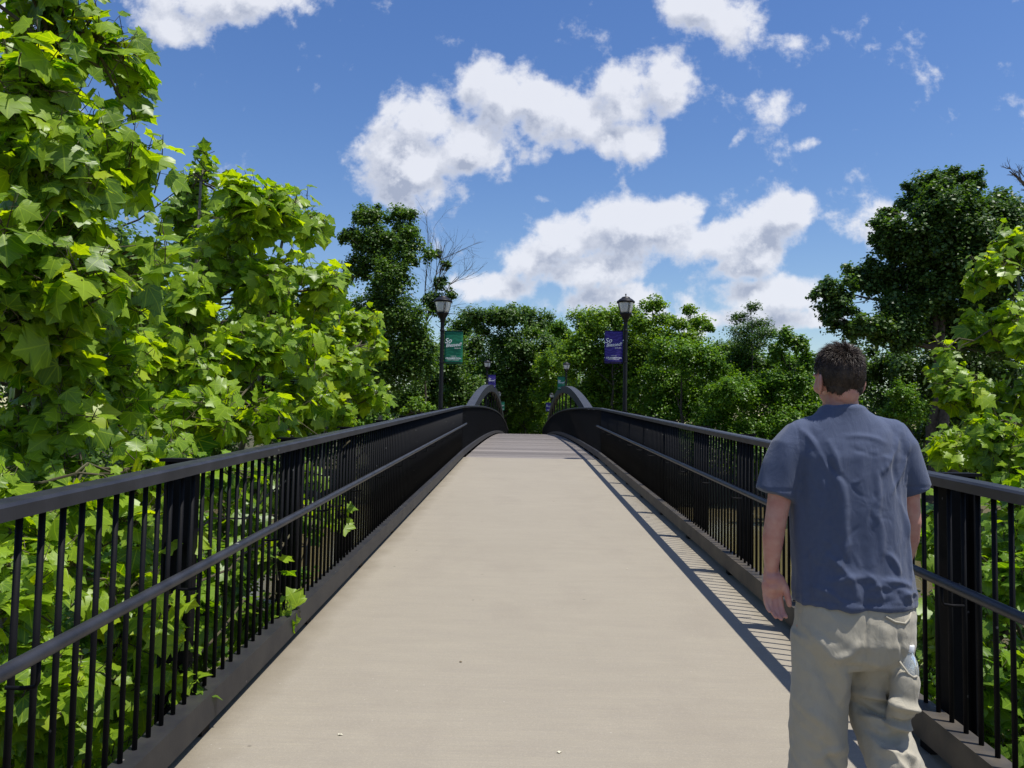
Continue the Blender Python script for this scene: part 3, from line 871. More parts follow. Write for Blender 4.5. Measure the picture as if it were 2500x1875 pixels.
def crown_mesh(clumps, n, size, mat, seed, origin, sub=9, aspect=.5, flat=.35, dens_in=.25):
    """small leaf sprays on sub-clumps of each ellipsoid; folded diamonds"""
    rs = np.random.default_rng(seed)
    wts = np.array([r[0]*r[2] for c, r in clumps]); wts /= wts.sum()
    P_, O_, S_ = [], [], []
    for (c, r), w in zip(clumps, wts):
        k = max(40, int(n*w)); ns = max(9, int(1.9*sub*(.6+len(clumps)*w)))
        sd = rs.normal(size=(ns, 3)); sd /= np.linalg.norm(sd, axis=1)[:, None]
        sc = c+sd*r*rs.uniform(.3, .95, (ns, 1)); srad = r.mean()*rs.uniform(.22, .50, ns)
        j = rs.integers(0, ns, k); p_ph = rs.uniform(0, 6.3, ns)
        d = rs.normal(size=(k, 3)); d /= np.linalg.norm(d, axis=1)[:, None]
        d[:, 2] = np.where(rs.random(k) < .3, np.abs(d[:, 2]), d[:, 2])
        rad = rs.uniform(dens_in, 1.08, k)
        p = sc[j]+d*(srad[j]*rad)[:, None]*np.array([1.1, 1.1, 1.0])*(1+.3*np.sin(p_ph[j]+d[:, 0]*5))[:, None]
        P_.append(p); O_.append(d*.7+sd[j]*.3); S_.append(rs.uniform(.6, 1.3, k))
    P = np.vstack(P_); O = np.vstack(O_); S = np.concatenate(S_)*size; n = len(P)
    nrm = O*.7+np.array([0, 0, .75])+rs.normal(0, .45, (n, 3))
    dirv = O+np.array([0, 0, -.3])+rs.normal(0, .6, (n, 3))
    R_ = rot_from(nrm, dirv)
    base = np.array([(0, -.5, 0), (aspect, .05, -.12), (0, .5, 0), (-aspect, .05, -.12)])
    V = np.einsum('nij,kj->nki', R_, base)*S[:, None, None]+P[:, None, :]-origin
    a = np.arange(n)*4
    F = np.concatenate([np.stack([a, a+1, a+2], 1), np.stack([a, a+2, a+3], 1)])
    return fast_mesh('crown', V.reshape(-1, 3), F, [mat])


def far_tree(name, label, clumps_px, Y, n, size, mat, seed, trunk=(None, None), trunk_r=.22, bark=None, cat='tree', group='trees beyond the river', depth=.9, trunks=1, sub=9, base_z=None, aspect=.5, limbs=True, dens_in=.25):
    rs = np.random.default_rng(seed+1000)
    cl = []
    for q in clumps_px:
        px, py, rx, ry = q[:4]; Yq = Y+(q[4] if len(q) > 4 else rs.uniform(-.04, .04)*Y)
        c = np.array(at(px, py, Yq)); rxm, rzm = rx*Yq/FPX, ry*Yq/FPX
        cl.append((c, np.array([rxm, (rxm+rzm)/2*depth, rzm])))
    ctr = sum(c for c, r in cl)/len(cl)
    bx = ctr[0] if trunk[0] is None else at(trunk[0], 1000, Y).x
    by = Y
    bz = float(ground_h(np.array(bx), np.array(by))) if base_z is None else base_z
    B = np.array([bx, by, bz-.1])
    root = empty(name, B, label, cat, group)
    obj('crown', crown_mesh(cl, int(n*2.1), size*.86, mat, seed, B, sub, aspect, dens_in=dens_in), root)
    top = max(cl, key=lambda c: c[0][2])[0]
    bark = bark or M_bark
    for t in range(trunks):
        m = MB()
        b0 = B+np.array([t*1.0*(-1)**t, t*.5, 0])
        tp = curve_pts(b0, top*.6+ctr*.4-np.array([0, 0, .4]), 9, trunk_r*.6, rs); tr = np.linspace(trunk_r, trunk_r*.2, 9)
        m.tube(tp-B, tr, 10); m.build('trunk', bark, root, True)
    if limbs:
        ml = MB()
        for c, r in cl:
            k = int(np.argmin(np.abs(tp[:, 2]-(c[2]-r[2]*1.1))))
            q = curve_pts(tp[k], c, 6, .12, rs, -.1); ml.tube(q-B, np.linspace(tr[k]*.55, .03, 6), 6)
            for _ in range(4):
                e = c+rs.normal(0, .5, 3)*r; w = curve_pts(q[rs.integers(2, 6)], e, 4, .08, rs); ml.tube(w-B, np.linspace(.04, .012, 4), 4)
        ml.build('limbs', bark, root)
    return root


# --- near broad-leaved sycamores, left
near_tree('sycamore_tree', 'tall young sycamore with big sunlit leaves filling the left edge above the railing', 'tree', (-3.0, 4.6, -2.6),
    [(20,330,110,170,4.0),(20,650,110,150,3.9),(60,60,150,130,4.2),(215,60,100,120,4.5),(300,200,45,120,4.7),(100,230,170,140,4.1),(295,380,60,110,4.8),(90,430,170,140,4.0),(250,330,110,130,4.4),
     (80,620,180,140,4.0),(280,560,110,110,4.6),(90,800,190,140,4.2),(300,740,130,130,4.8),(100,980,190,130,4.3),(330,930,140,120,5.0)],
    2300, .165, M_syc, 1, trunk_r=.06, xlim=-1.80, group='sycamores beside the railing')
near_tree('sycamore_tree', 'bushy sycamore crown rising in the middle of the left side, broad leaves against blue sky', 'tree', (-3.6, 8.0, -3.2),
    [(590,500,70,70,7.2),(650,520,90,80,7.4),(740,560,60,70,8.2),(640,640,120,90,7.2),(740,680,60,80,8.0),(500,620,100,80,7.4),(480,760,120,100,7.0),(640,800,120,100,7.2),(740,800,80,80,8.2),
     (560,930,160,90,7.2),(730,930,110,80,8.4),(420,880,120,110,6.6),(450,1010,170,60,6.6),(680,1010,140,60,7.8)],
    2050, .185, M_syc, 2, trunk_r=.06, xlim=-1.80, group='sycamores beside the railing')
near_tree('sycamore_tree', 'darker slim sycamore top standing behind the left pair of broad leaved crowns', 'tree', (-5.0, 11.5, -3.6),
    [(475,400,45,50,11),(460,480,60,60,11),(530,520,50,50,11),(450,590,90,80,11),(540,640,90,90,11),(440,720,120,100,11),(560,800,120,100,11)],
    1900, .16, M_syc2, 3, trunk_r=.07, xlim=-1.9, group='sycamores beside the railing')
near_tree('sycamore_tree', 'small sycamore with drooping pointed leaves just left of the far railing end', 'tree', (-3.6, 12.0, -3.8),
    [(848,705,36,42,11.6),(800,790,55,60,11.0),(865,790,50,50,12.0),(905,840,40,40,13.4),(850,870,75,60,11.8),(780,900,70,70,11.0),(860,940,70,50,12.0),(780,990,100,45,11.0)],
    1500, .18, M_syc, 4, trunk_r=.05, xlim=-1.85, group='sycamores beside the railing')
near_tree('sycamore_sapling', 'low sycamore sapling seen through the nearest bars of the left railing', 'sapling', (-2.7, 4.2, -2.8),
    [(60,1180,160,110,4.0),(90,1380,180,120,3.7),(60,1580,150,130,3.5),(160,1760,170,130,3.8),(320,1250,110,110,4.4),(280,1480,120,120,4.2),(350,1700,120,120,4.4)],
    1150, .155, M_syc, 5, trunk_r=.03, xlim=-1.84, group='sycamore saplings under the railing')
near_tree('sycamore_sapling', 'low sycamore sapling behind the second bay of the left railing', 'sapling', (-3.0, 6.0, -3.0),
    [(480,1180,130,80,5.6),(470,1350,110,100,5.2),(450,1560,100,120,4.9),(600,1170,110,80,6.4),(620,1320,80,80,6.2),(560,1460,80,90,5.6),(740,1130,100,60,7.8),(740,1230,60,50,7.6)],
    1100, .15, M_syc2, 6, trunk_r=.03, xlim=-1.84, group='sycamore saplings under the railing')
# a few leaves that poke through the left bars
near_tree('sycamore_sapling', 'thin sycamore shoot whose leaves poke through the left railing bars', 'sapling', (-2.2, 4.4, -2.8),
    [(425,1340,28,30,3.72),(400,1480,26,34,3.55),(440,1640,30,30,3.7),(672,1365,22,30,4.85),(690,1480,18,26,5.0),(838,1110,9,20,6.9),(825,1225,14,16,6.7)],
    66, .13, M_syc, 17, trunk_r=.012, objs=60, group='sycamore saplings under the railing', small=.85)
# --- right
near_tree('sycamore_tree', 'pale green sycamore leaning in from the right edge above the railing', 'tree', (5.3, 8.0, -3.2),
    [(2455,640,60,80,8.6),(2500,560,60,60,8.6),(2465,760,60,70,8.4),(2505,860,60,90,8.0),(2320,900,50,50,8.4),(2340,980,75,60,8.2),(2440,990,100,80,8.0),(2310,1070,45,45,7.8),(2400,1090,100,70,7.4),(2480,1120,90,80,7.2)],
    1700, .155, M_syc, 8, trunk_r=.05, xlim=2.3, group='sycamores beside the railing')
near_tree('sycamore_sapling', 'dense sycamore sapling behind the nearest bars of the right railing beside the man', 'sapling', (3.6, 5.6, -3.0),
    [(2440,1250,90,90,5.2),(2340,1300,50,80,5.6),(2420,1430,110,110,5.0),(2320,1520,60,110,5.4),(2440,1620,110,110,4.8),(2350,1740,90,100,4.9),(2480,1800,90,90,4.6),(2260,1640,40,120,5.6)],
    1500, .14, M_syc2, 9, trunk_r=.03, xlim=2.28, group='sycamore saplings under the railing')

# --- mid distance bushes on the near bank, left
far_tree('bush', 'dark thicket on the bank deep behind the left sycamores', [(120,640,260,200),(60,950,260,220),(380,900,240,200),(200,1200,300,200)], 17, 9000, .13, M_dark, 21, trunk_r=.08, cat='bush', group='bushes on the near bank')
far_tree('bush', 'small leaved bush between the sycamores and the first lamp post, low on the left', [(720,970,110,80),(620,930,130,110),(820,1000,90,60),(900,1010,60,40)], 24, 9000, .11, M_mid, 22, trunk_r=.06, cat='bush', group='bushes on the near bank')
far_tree('bush', 'bright little bush just above the left railing before the lamp post', [(1015,985,24,22),(1035,1000,30,22),(1000,1005,26,20)], 30, 1500, .10, M_lite, 23, trunk_r=.04, cat='bush', group='bushes on the near bank')
far_tree('bush', 'shaded weeds and low bush under the left railing', [(200,1500,260,170,-1),(420,1700,200,160,-2),(120,1780,240,160,-3),(600,1400,180,120,1),(330,1300,260,140,0)], 9, 7000, .075, M_mid, 24, trunk_r=.03, cat='bush', group='bushes on the near bank')
far_tree('bush', 'shaded weeds and low bush under the right railing', [(2420,1500,160,130,0),(2360,1700,150,140,-1.5),(2480,1350,120,120,1),(2300,1750,120,100,-2)], 8.5, 5500, .07, M_mid, 25, trunk_r=.03, cat='bush', group='bushes on the near bank')

# --- trees beyond the river
far_tree('tall_tree', 'tallest tree on the left, high open crown over pale trunks', [(905,530,52,42),(985,545,46,45),(850,580,33,30),(930,600,85,57),(1005,610,50,52),(895,655,61,45),(960,690,63,55),(925,760,68,62),(890,830,77,68),(985,790,72,75),(1010,880,77,75),(930,900,77,62)],
    58, 31000, .22, M_dark, 31, trunk=(949, 0), trunk_r=.26, bark=M_pale, trunks=2, sub=12)
far_tree('shade_tree', 'dark tree filling the gap left of the tall tree and behind the drooping sycamore', [(780,800,90,80),(720,880,110,90),(850,930,90,80),(760,980,120,60)], 62, 12000, .26, M_dark, 32)
far_tree('shade_tree', 'low dark tree behind the first left lamp post', [(1090,880,70,70),(1060,950,80,60),(1130,960,70,60),(1010,980,90,50)], 66, 12000, .24, M_dark, 33)
far_tree('round_tree', 'broad round dark tree beyond the left arch, centre left of the skyline', [(1130,800,46,40),(1180,785,58,42),(1240,775,58,40),(1300,790,48,44),(1150,870,80,62),(1250,860,90,66),(1330,870,60,60),(1180,950,90,60),(1280,950,80,60)],
    96, 34000, .32, M_dark, 34, trunk_r=.35, sub=12)
far_tree('round_tree', 'smaller round tree in the dip between the dark tree and the light green tree', [(1365,815,44,32),(1385,850,50,44),(1350,880,50,50)], 104, 9000, .32, M_mid, 35)
far_tree('flowering_tree', 'pale green tree with whitish leaf tips above the far end of the path', [(1345,900,44,50),(1375,940,48,50),(1340,970,50,44),(1380,1000,50,44)], 88, 11000, .24, M_lite, 36, trunk_r=.15)
far_tree('bush', 'light green bush closing the view between the two arches', [(1270,960,40,40),(1250,1010,44,36),(1290,1030,50,36),(1320,990,40,40),(1230,1050,60,30),(1350,1050,60,34)], 98, 12000, .24, M_lite, 37, trunk_r=.1, cat='bush')
far_tree('shade_tree', 'very dark trees behind the bush at the end of the path', [(1280,1020,140,90),(1200,980,100,90),(1400,1000,110,80)], 110, 12000, .36, M_dark, 38)
far_tree('light_green_tree', 'light green tree behind the right lamp post', [(1440,800,60,46),(1500,780,66,44),(1420,870,70,60),(1510,860,80,66),(1570,840,60,60),(1460,950,90,56),(1560,940,80,62),(1430,1000,70,40),(1550,1010,80,40)],
    74, 32000, .26, M_lite, 39, trunk_r=.2, sub=12)
far_tree('airy_tree', 'airy sapling with see-through sprays just right of the right lamp head', [(1595,745,34,22),(1618,780,30,20),(1570,790,34,24),(1610,830,44,36)], 70, 2600, .26, M_lite, 40, trunk_r=.07, sub=22, dens_in=.5, group='saplings that stand above the treeline')
far_tree('airy_tree', 'airy sapling with scattered sprays left of the dark feathery sapling', [(1682,755,22,14),(1655,790,32,18),(1705,790,36,22),(1730,800,18,14),(1680,830,46,30)], 70, 2200, .25, M_lite, 41, trunk_r=.07, sub=24, dens_in=.5, group='saplings that stand above the treeline')
far_tree('airy_tree', 'dark feathery sapling standing above the right treeline', [(1838,750,22,16),(1805,775,30,14),(1850,790,40,16),(1815,810,50,18),(1870,815,44,18),(1835,840,56,24)], 66, 3000, .22, M_oak, 42, trunk_r=.07, sub=26, dens_in=.5, aspect=.3, group='saplings that stand above the treeline')
far_tree('airy_tree', 'ragged sapling top just left of the walking man head', [(1920,825,26,26),(1955,840,24,26),(1900,860,30,30),(1940,890,44,36),(1975,880,26,26)], 64, 4200, .22, M_mid, 43, trunk_r=.07, sub=18, dens_in=.4, group='saplings that stand above the treeline')
far_tree('bushy_tree', 'mid green bushy tree right of the light green tree', [(1660,870,80,46),(1640,940,90,60),(1720,890,70,50),(1700,980,100,56),(1620,1010,80,40)], 68, 17000, .23, M_mid, 44, sub=12)
far_tree('bushy_tree', 'brownish green bushy tree below the dark feathery sapling', [(1790,865,80,46),(1840,890,80,50),(1800,940,80,50)], 70, 12000, .24, M_dark, 45, sub=12)
far_tree('bushy_tree', 'bright low bushy tree on the bank in front of the brownish one', [(1780,960,80,50),(1850,960,80,54),(1740,1020,80,40),(1840,1040,110,44),(1900,950,60,50)], 64, 18000, .21, M_mid, 46, sub=13)
far_tree('bushy_tree', 'leafy green tree at the left shoulder of the walking man', [(1960,960,60,60),(1990,1010,60,50),(1920,1030,80,46)], 62, 10000, .21, M_mid, 47, sub=12)
far_tree('bank_bush', 'dark bushes overhanging the far bank of the river on the right', [(1620,1090,120,50),(1780,1110,130,50),(1930,1120,130,50),(2080,1130,130,60),(2250,1140,150,60)], 61, 16000, .24, M_dark, 48, cat='bush', sub=12)
far_tree('bank_bush', 'dark bushes overhanging the far bank of the river on the left', [(180,1080,180,70),(480,1080,170,70),(760,1070,150,60),(960,1060,120,50),(1090,1040,80,44)], 61, 16000, .25, M_dark, 49, cat='bush', sub=12)
far_tree('oak_tree', 'huge dark oak on the right with forked trunk, behind the walking man',
    [(2300,446,70,37),(2362,442,42,35),(2238,490,49,54),(2310,509,94,67),(2385,525,82,62),(2455,515,70,45),(2165,525,30,27),(2165,585,54,59),(2255,590,99,70),(2350,590,99,72),(2440,590,94,81),(2100,675,47,37),(2035,715,59,51),(2140,690,61,59),(2215,680,70,59),(2200,755,70,51),(2050,775,51,35),(2120,800,77,35),(2320,665,99,59),(2334,726,94,59),(2430,680,94,81),(2250,800,90,60),(2350,810,100,60),(2180,820,80,50),(2440,830,90,60),(2440,770,94,67)],
    48, 74000, .23, M_oak, 50, trunk=(2315, 0), trunk_r=.42, trunks=2, sub=11)
far_tree('shade_tree', 'black shaded undergrowth below the big oak', [(2120,890,100,70),(2230,900,100,90),(2350,900,110,90),(2450,900,100,100),(2150,1010,120,70),(2300,1020,130,80),(2440,1040,130,80)], 56, 22000, .26, M_oak, 51)
far_tree('bush', 'small light green bush right of the man neck', [(2200,960,36,34),(2225,1000,50,40),(2180,1010,36,34)], 46, 3600, .15, M_mid, 52, trunk_r=.05, cat='bush', sub=14)
far_tree('shade_tree', 'dark trees closing the view behind the left sycamores', [(120,820,200,130),(380,860,200,120),(620,850,160,110),(250,700,180,120)], 66, 14000, .34, M_dark, 53)

# distant wood behind everything
rs = np.random.default_rng(5)
cl = [(np.array([x, 128+rs.uniform(-6, 6), ground_h(0, 128.)+rs.uniform(4, 8)]), np.array([9., 6, rs.uniform(6, 7.5)])) for x in np.arange(-125, 130, 9)]
me = crown_mesh(cl, 70000, .66, M_dark, 60, np.array([0, 0, 0]), 12)
tag(obj('distant_wood', me), 'continuous dark wood closing the view behind all the single trees', 'wood', kind='stuff')


# bare tree beside the tall tree, and the dead branch at the right edge
def bare_tree(name, label, base, tips, root_y, seed, r0=.16, start=None, leaves=None):
    rs = np.random.default_rng(seed); B = np.array(base); root = empty(name, B, label, 'bare tree')
    mt = MB(); s = np.array(start) if start is not None else B+np.array([0, 0, 6.])
    tp = curve_pts(B, s, 8, .12, rs); mt.tube(tp-B, np.linspace(r0, r0*.6, 8), 8); mt.build('trunk', M_bark, root, True)
    ml = MB()
    def grow(p, d, L, r, lev):
        n = 5; pts = [p]
        for i in range(n):
            d = d+rs.normal(0, .11, 3)+np.array([0, 0, .03]); d /= np.linalg.norm(d); pts.append(pts[-1]+d*L/n)
        ml.tube(np.array(pts)-B, np.linspace(r, r*.5, n+1), 5, cap=False)
        if lev == 0: return
        for k in range(4 if lev > 1 else 3):
            j = rs.integers(1, n+1); dd = d+rs.normal(0, .42, 3); dd /= np.linalg.norm(dd)
            grow(pts[j], dd, L*rs.uniform(.4, .62), r*.5, lev-1)
    for t in tips:
        t = np.array(t); L = np.linalg.norm(t-s); grow(s+rs.normal(0, .05, 3), (t-s)/L, L*.85, r0*.42, 3)
    ml.build('branches', M_bark, root)
    if leaves:
        obj('leaves', crown_mesh([(np.array(at(a, b, root_y)), np.array([c*root_y/FPX]*3)) for a, b, c in leaves], 2600, .2, M_oak, seed, B, 16, dens_in=.5), root)
    return root


p = at(1045, 1000, 60)
bare_tree('bare_tree', 'half dead tree with bare upper branches beside the tall tree', (p.x, 60, -3.0), [at(1060, 565, 60), at(1095, 560, 60), at(1115, 610, 60), at(1130, 650, 60), at(1090, 620, 58)], 60, 71, .11, start=at(1040, 790, 60), leaves=[(1060, 740, 34), (1075, 690, 22), (1090, 650, 14), (1065, 620, 14), (1100, 720, 18)])
p = at(2560, 1000, 44)
bare_tree('bare_tree', 'dead twigs reaching into the sky at the upper right edge', (p.x, 44, -4.0), [at(2440, 425, 44), at(2455, 455, 44), at(2475, 430, 44)], 44, 72, .16, start=at(2545, 480, 44))
# --- PERSON ---
exec_person = True

# ------------------------------------------------------------------ the walking man
def voxel(mbld, name, size, smooth_it=6, fac=.5):
    me = mbld.mesh(name, None)
    o = bpy.data.objects.new('tmp', me); C.objects.link(o)
    r = o.modifiers.new('r', 'REMESH'); r.mode = 'VOXEL'; r.voxel_size = size; r.use_smooth_shade = True
    s = o.modifiers.new('s', 'SMOOTH'); s.factor = fac; s.iterations = smooth_it
    bpy.context.view_layer.update()
    out = bpy.data.meshes.new_from_object(o.evaluated_get(bpy.context.evaluated_depsgraph_get()))
    bpy.data.objects.remove(o); out.name = name; out.shade_smooth()
    return out


def rings(m, rr, sides=40, p=2.0):
    """rr: (cx, cy, z, rx, ry) horizontal rings, closed"""
    t = np.arange(sides)*2*math.pi/sides; vs = []
    c, s = np.cos(t), np.sin(t)
    c = np.sign(c)*np.abs(c)**(2/p); s = np.sign(s)*np.abs(s)**(2/p)
    for (cx, cy, z, rx, ry) in rr: vs.append(np.stack([cx+rx*c, cy+ry*s, np.full(sides, z)], 1))
    f = []
    for i in range(len(rr)-1):
        for k in range(sides):
            k2 = (k+1) % sides; f.append((i*sides+k, i*sides+k2, (i+1)*sides+k2, (i+1)*sides+k))
    f.append(tuple(range(sides))[::-1]); f.append(tuple((len(rr)-1)*sides+k for k in range(sides)))
    m.add(np.vstack(vs), f)


def ball(m, c, r, rot=None, seg=20):
    vs = []; f = []; nr = seg//2
    for i in range(nr+1):
        a = math.pi*i/nr
        for k in range(seg):
            b = 2*math.pi*k/seg
            vs.append((math.sin(a)*math.cos(b), math.sin(a)*math.sin(b), math.cos(a)))
    vs = np.array(vs)*np.array(r)
    if rot is not None: vs = vs @ np.array(rot).T
    for i in range(nr):
        for k in range(seg):
            k2 = (k+1) % seg; f.append((i*seg+k, (i+1)*seg+k, (i+1)*seg+k2, i*seg+k2))
    m.add(vs+np.array(c), f)


def limb(m, pts, rad, sides=20, squash=None):
    pts = np.asarray(pts, float); m.tube(pts, rad, sides, squash=squash)
    for p, r in ((pts[0], rad[0]), (pts[-1], rad[-1])): ball(m, p, (r*.98,)*3, seg=16)
    for p, r in zip(pts[1:-1], rad[1:-1]): ball(m, p, (r*.99,)*3, seg=16)


def skin_material():
    m = material('skin', (.54, .29, .22), .5, spec=.35, vary=(30, (.46, .19, .145), .9), bump=(350, .0006))
    b = m.node_tree.nodes['Principled BSDF']; b.inputs['Subsurface Weight'].default_value = .15
    b.inputs['Subsurface Radius'].default_value = (.02, .006, .003); b.inputs['Subsurface Scale'].default_value = .6
    return m


def cloth_material(name, col, col2, scale, weave, wrinkle=.012):
    m = bpy.data.materials.new(name); m.use_nodes = True
    N = m.node_tree.nodes; L = m.node_tree.links; b = N['Principled BSDF']
    tc = N.new('ShaderNodeTexCoord')
    n = N.new('ShaderNodeTexNoise'); n.inputs['Scale'].default_value = scale; n.inputs['Detail'].default_value = 6; L.new(tc.outputs['Object'], n.inputs['Vector'])
    n2 = N.new('ShaderNodeTexNoise'); n2.inputs['Scale'].default_value = weave; n2.inputs['Detail'].default_value = 2; L.new(tc.outputs['Object'], n2.inputs['Vector'])
    mx = N.new('ShaderNodeMix'); mx.data_type = 'RGBA'; mx.inputs[6].default_value = (*col, 1); mx.inputs[7].default_value = (*col2, 1)
    ad = N.new('ShaderNodeMath'); ad.operation = 'MULTIPLY_ADD'; ad.inputs[1].default_value = .5; L.new(n.outputs[0], ad.inputs[0])
    ad2 = N.new('ShaderNodeMath'); ad2.operation = 'MULTIPLY'; ad2.inputs[1].default_value = .5; L.new(n2.outputs[0], ad2.inputs[0]); L.new(ad2.outputs[0], ad.inputs[2])
    L.new(ad.outputs[0], mx.inputs[0]); L.new(mx.outputs[2], b.inputs['Base Color'])
    b.inputs['Roughness'].default_value = .9; b.inputs['Specular IOR Level'].default_value = .2; b.inputs['Sheen Weight'].default_value = .15
    bp = N.new('ShaderNodeBump'); bp.inputs['Distance'].default_value = .0012; bp.inputs['Strength'].default_value = .5; L.new(n2.outputs[0], bp.inputs['Height'])
    mp = N.new('ShaderNodeMapping'); mp.inputs['Scale'].default_value = (1, .8, .55); mp.inputs['Rotation'].default_value = (0, .25, 0); L.new(tc.outputs['Object'], mp.inputs[0])
    n3 = N.new('ShaderNodeTexNoise'); n3.inputs['Scale'].default_value = 26; n3.inputs['Detail'].default_value = 4; n3.inputs['Roughness'].default_value = .45; n3.inputs['Distortion'].default_value = 1.2; L.new(mp.outputs[0], n3.inputs['Vector'])
    bp3 = N.new('ShaderNodeBump'); bp3.inputs['Distance'].default_value = wrinkle; bp3.inputs['Strength'].default_value = .6; L.new(n3.outputs[0], bp3.inputs['Height'])
    L.new(bp.outputs[0], bp3.inputs['Normal']); L.new(bp3.outputs[0], b.inputs['Normal'])
    return m


PX, PY = 1.06, 2.6
man = empty('person', (PX, PY, zdeck(PY)), 'man walking away in a blue t-shirt and khaki trousers on the right of the path', 'person')
M_skin = skin_material()
M_shirt = cloth_material('heather_blue_cotton', (.050, .066, .118), (.088, .108, .172), 60, 900, .005)
M_khaki = cloth_material('khaki_cotton', (.33, .298, .228), (.42, .388, .312), 25, 1100, .008)
M_hair = material('dark_brown_hair', (.030, .020, .014), .5, spec=.28, vary=(40, (.075, .052, .038), .8))

HA = math.radians(9); HC = np.array([-.022, .005, 1.667])
HR = np.array([[math.cos(HA), -math.sin(HA), 0], [math.sin(HA), math.cos(HA), 0], [0, 0, 1]])


def hp(x, y, z): return HC+HR @ np.array([x, y, z])*.96


def hand(m, wrist, palm_c, sx, curl):
    """fingers hang down and curl towards -y; thumb towards +x*sx"""
    w = np.array(wrist); c = np.array(palm_c)
    limb(m, [w, c*.6+w*.4, c], [.022, .026, .025], 14, squash=(1.15, .62))
    ball(m, c, (.036, .016, .043)); ball(m, c+np.array([sx*.016, -.006, .012]), (.022, .017, .032))
    lens = [(-1.5, .054, .0070), (-.5, .066, .0080), (.5, .072, .0083), (1.5, .065, .0081)]
    for k, L_, r in lens:
        x = c[0]+sx*k*.0170; z0 = c[2]-.036+abs(k)*-.001*0-(0 if k > -1 else -.006)
        base = np.array([x, c[1], z0])
        a0, a1, a2 = curl, curl+.35, curl+.8
        l1, l2, l3 = L_*.46, L_*.31, L_*.25
        p1 = base+np.array([sx*.002, -math.sin(a0)*l1, -math.cos(a0)*l1]); p2 = p1+np.array([sx*.003, -math.sin(a1)*l2, -math.cos(a1)*l2]); p3 = p2+np.array([sx*.003, -math.sin(a2)*l3, -math.cos(a2)*l3])
        limb(m, [base+np.array([0, 0, .02]), base, p1, p2, p3], [r*1.02, r*1.05, r, r*.93, r*.82], 12)
    t0 = c+np.array([sx*.022, -.004, .026]); t1 = t0+np.array([sx*.016, -.008, -.030]); t2 = t1+np.array([sx*.006, -.008, -.030]); t3 = t2+np.array([sx*.003, -.002, -.020])
    limb(m, [t0, t1, t2, t3], [.015, .0125, .0105, .0085], 12)


def build_body():
    m = MB()
    # skull, face, jaw
    ball(m, hp(0, -.008, .012), (.068, .088, .088), HR, 28)
    ball(m, hp(0, .035, -.042), (.044, .050, .055), HR, 20)
    ball(m, hp(0, .055, -.092), (.026, .024, .022), HR, 14)
    ball(m, hp(0, .060, -.010), (.050, .030, .050), HR, 16)
    limb(m, [hp(0, .088, .0), hp(0, .103, -.028)], [.007, .012], 10)
    for s in (-1, 1):
        ball(m, hp(s*.034, .062, -.030), (.022, .022, .022), HR, 12)
        ball(m, hp(s*.028, .080, .014), (.022, .012, .008), HR, 12)
        ball(m, hp(s*.0, .088, -.062), (.022, .010, .008), HR, 12)
        ear = HR @ np.array(Matrix.Rotation(s*math.radians(24), 3, 'Z') @ Matrix.Rotation(math.radians(8), 3, 'X'))
        ball(m, hp(s*.074, -.012, -.022), (.0075, .021, .033), ear, 16)
        ball(m, hp(s*.070, -.004, -.045), (.008, .012, .014), ear, 12)
    ball(m, hp(0, -.04, -.045), (.046, .046, .055), HR, 18)
    limb(m, [(-.012, -.012, 1.49), (-.016, -.010, 1.57), (-.02, 0, 1.64)], [.060, .051, .047], 24)
    # trunk under the shirt
    rings(m, [(.02, 0, .84, .15, .10), (.02, 0, .95, .155, .105), (.01, 0, 1.08, .14, .095), (0, 0, 1.25, .155, .10), (-.005, 0, 1.38, .17, .10), (-.008, 0, 1.46, .165, .085), (-.01, 0, 1.52, .10, .065)])
    limb(m, [(-.085, 0, .86), (-.09, .02, .5), (-.087, .05, .09)], [.08, .055, .04]); limb(m, [(-.087, .05, .06), (-.088, .17, .04)], [.036, .03])
    limb(m, [(.115, 0, .86), (.11, .085, .60), (.12, -.32, .22)], [.08, .055, .04]); limb(m, [(.12, -.34, .17), (.12, -.25, .05)], [.036, .03])
    # arms
    limb(m, [(-.165, 0, 1.44), (-.210, -.005, 1.33), (-.234, -.012, 1.20), (-.241, -.006, 1.14), (-.244, .002, 1.045)], [.046, .040, .034, .034, .0225], 20)
    hand(m, (-.244, .002, 1.045), (-.241, .0, .985), 1, .24)
    limb(m, [(.150, 0, 1.44), (.192, .0, 1.33), (.212, .012, 1.20), (.216, .035, 1.14), (.212, .07, 1.045)], [.046, .040, .033, .033, .0225], 20)
    hand(m, (.212, .07, 1.045), (.208, .08, .985), -1, .24)
    me = voxel(m, 'body', .0037, 3)
    me.materials.clear(); me.materials.append(M_skin)
    return obj('body', me, man)


build_body()
# eyes
for s in (-1, 1):
    m = MB(); ball(m, hp(s*.030, .074, -.004), (.0125, .0125, .0125), HR, 12)
    e = m.build('eye', material('eye_white', (.6, .58, .55), .2), man, True)


def displace(me, fn):
    n = len(me.vertices); co = np.empty(n*3); me.vertices.foreach_get('co', co); co = co.reshape(-1, 3)
    no = np.empty(n*3); me.vertices.foreach_get('normal', no); no = no.reshape(-1, 3)
    co = co+no*fn(co, no)[:, None]
    me.vertices.foreach_set('co', co.ravel()); me.update()


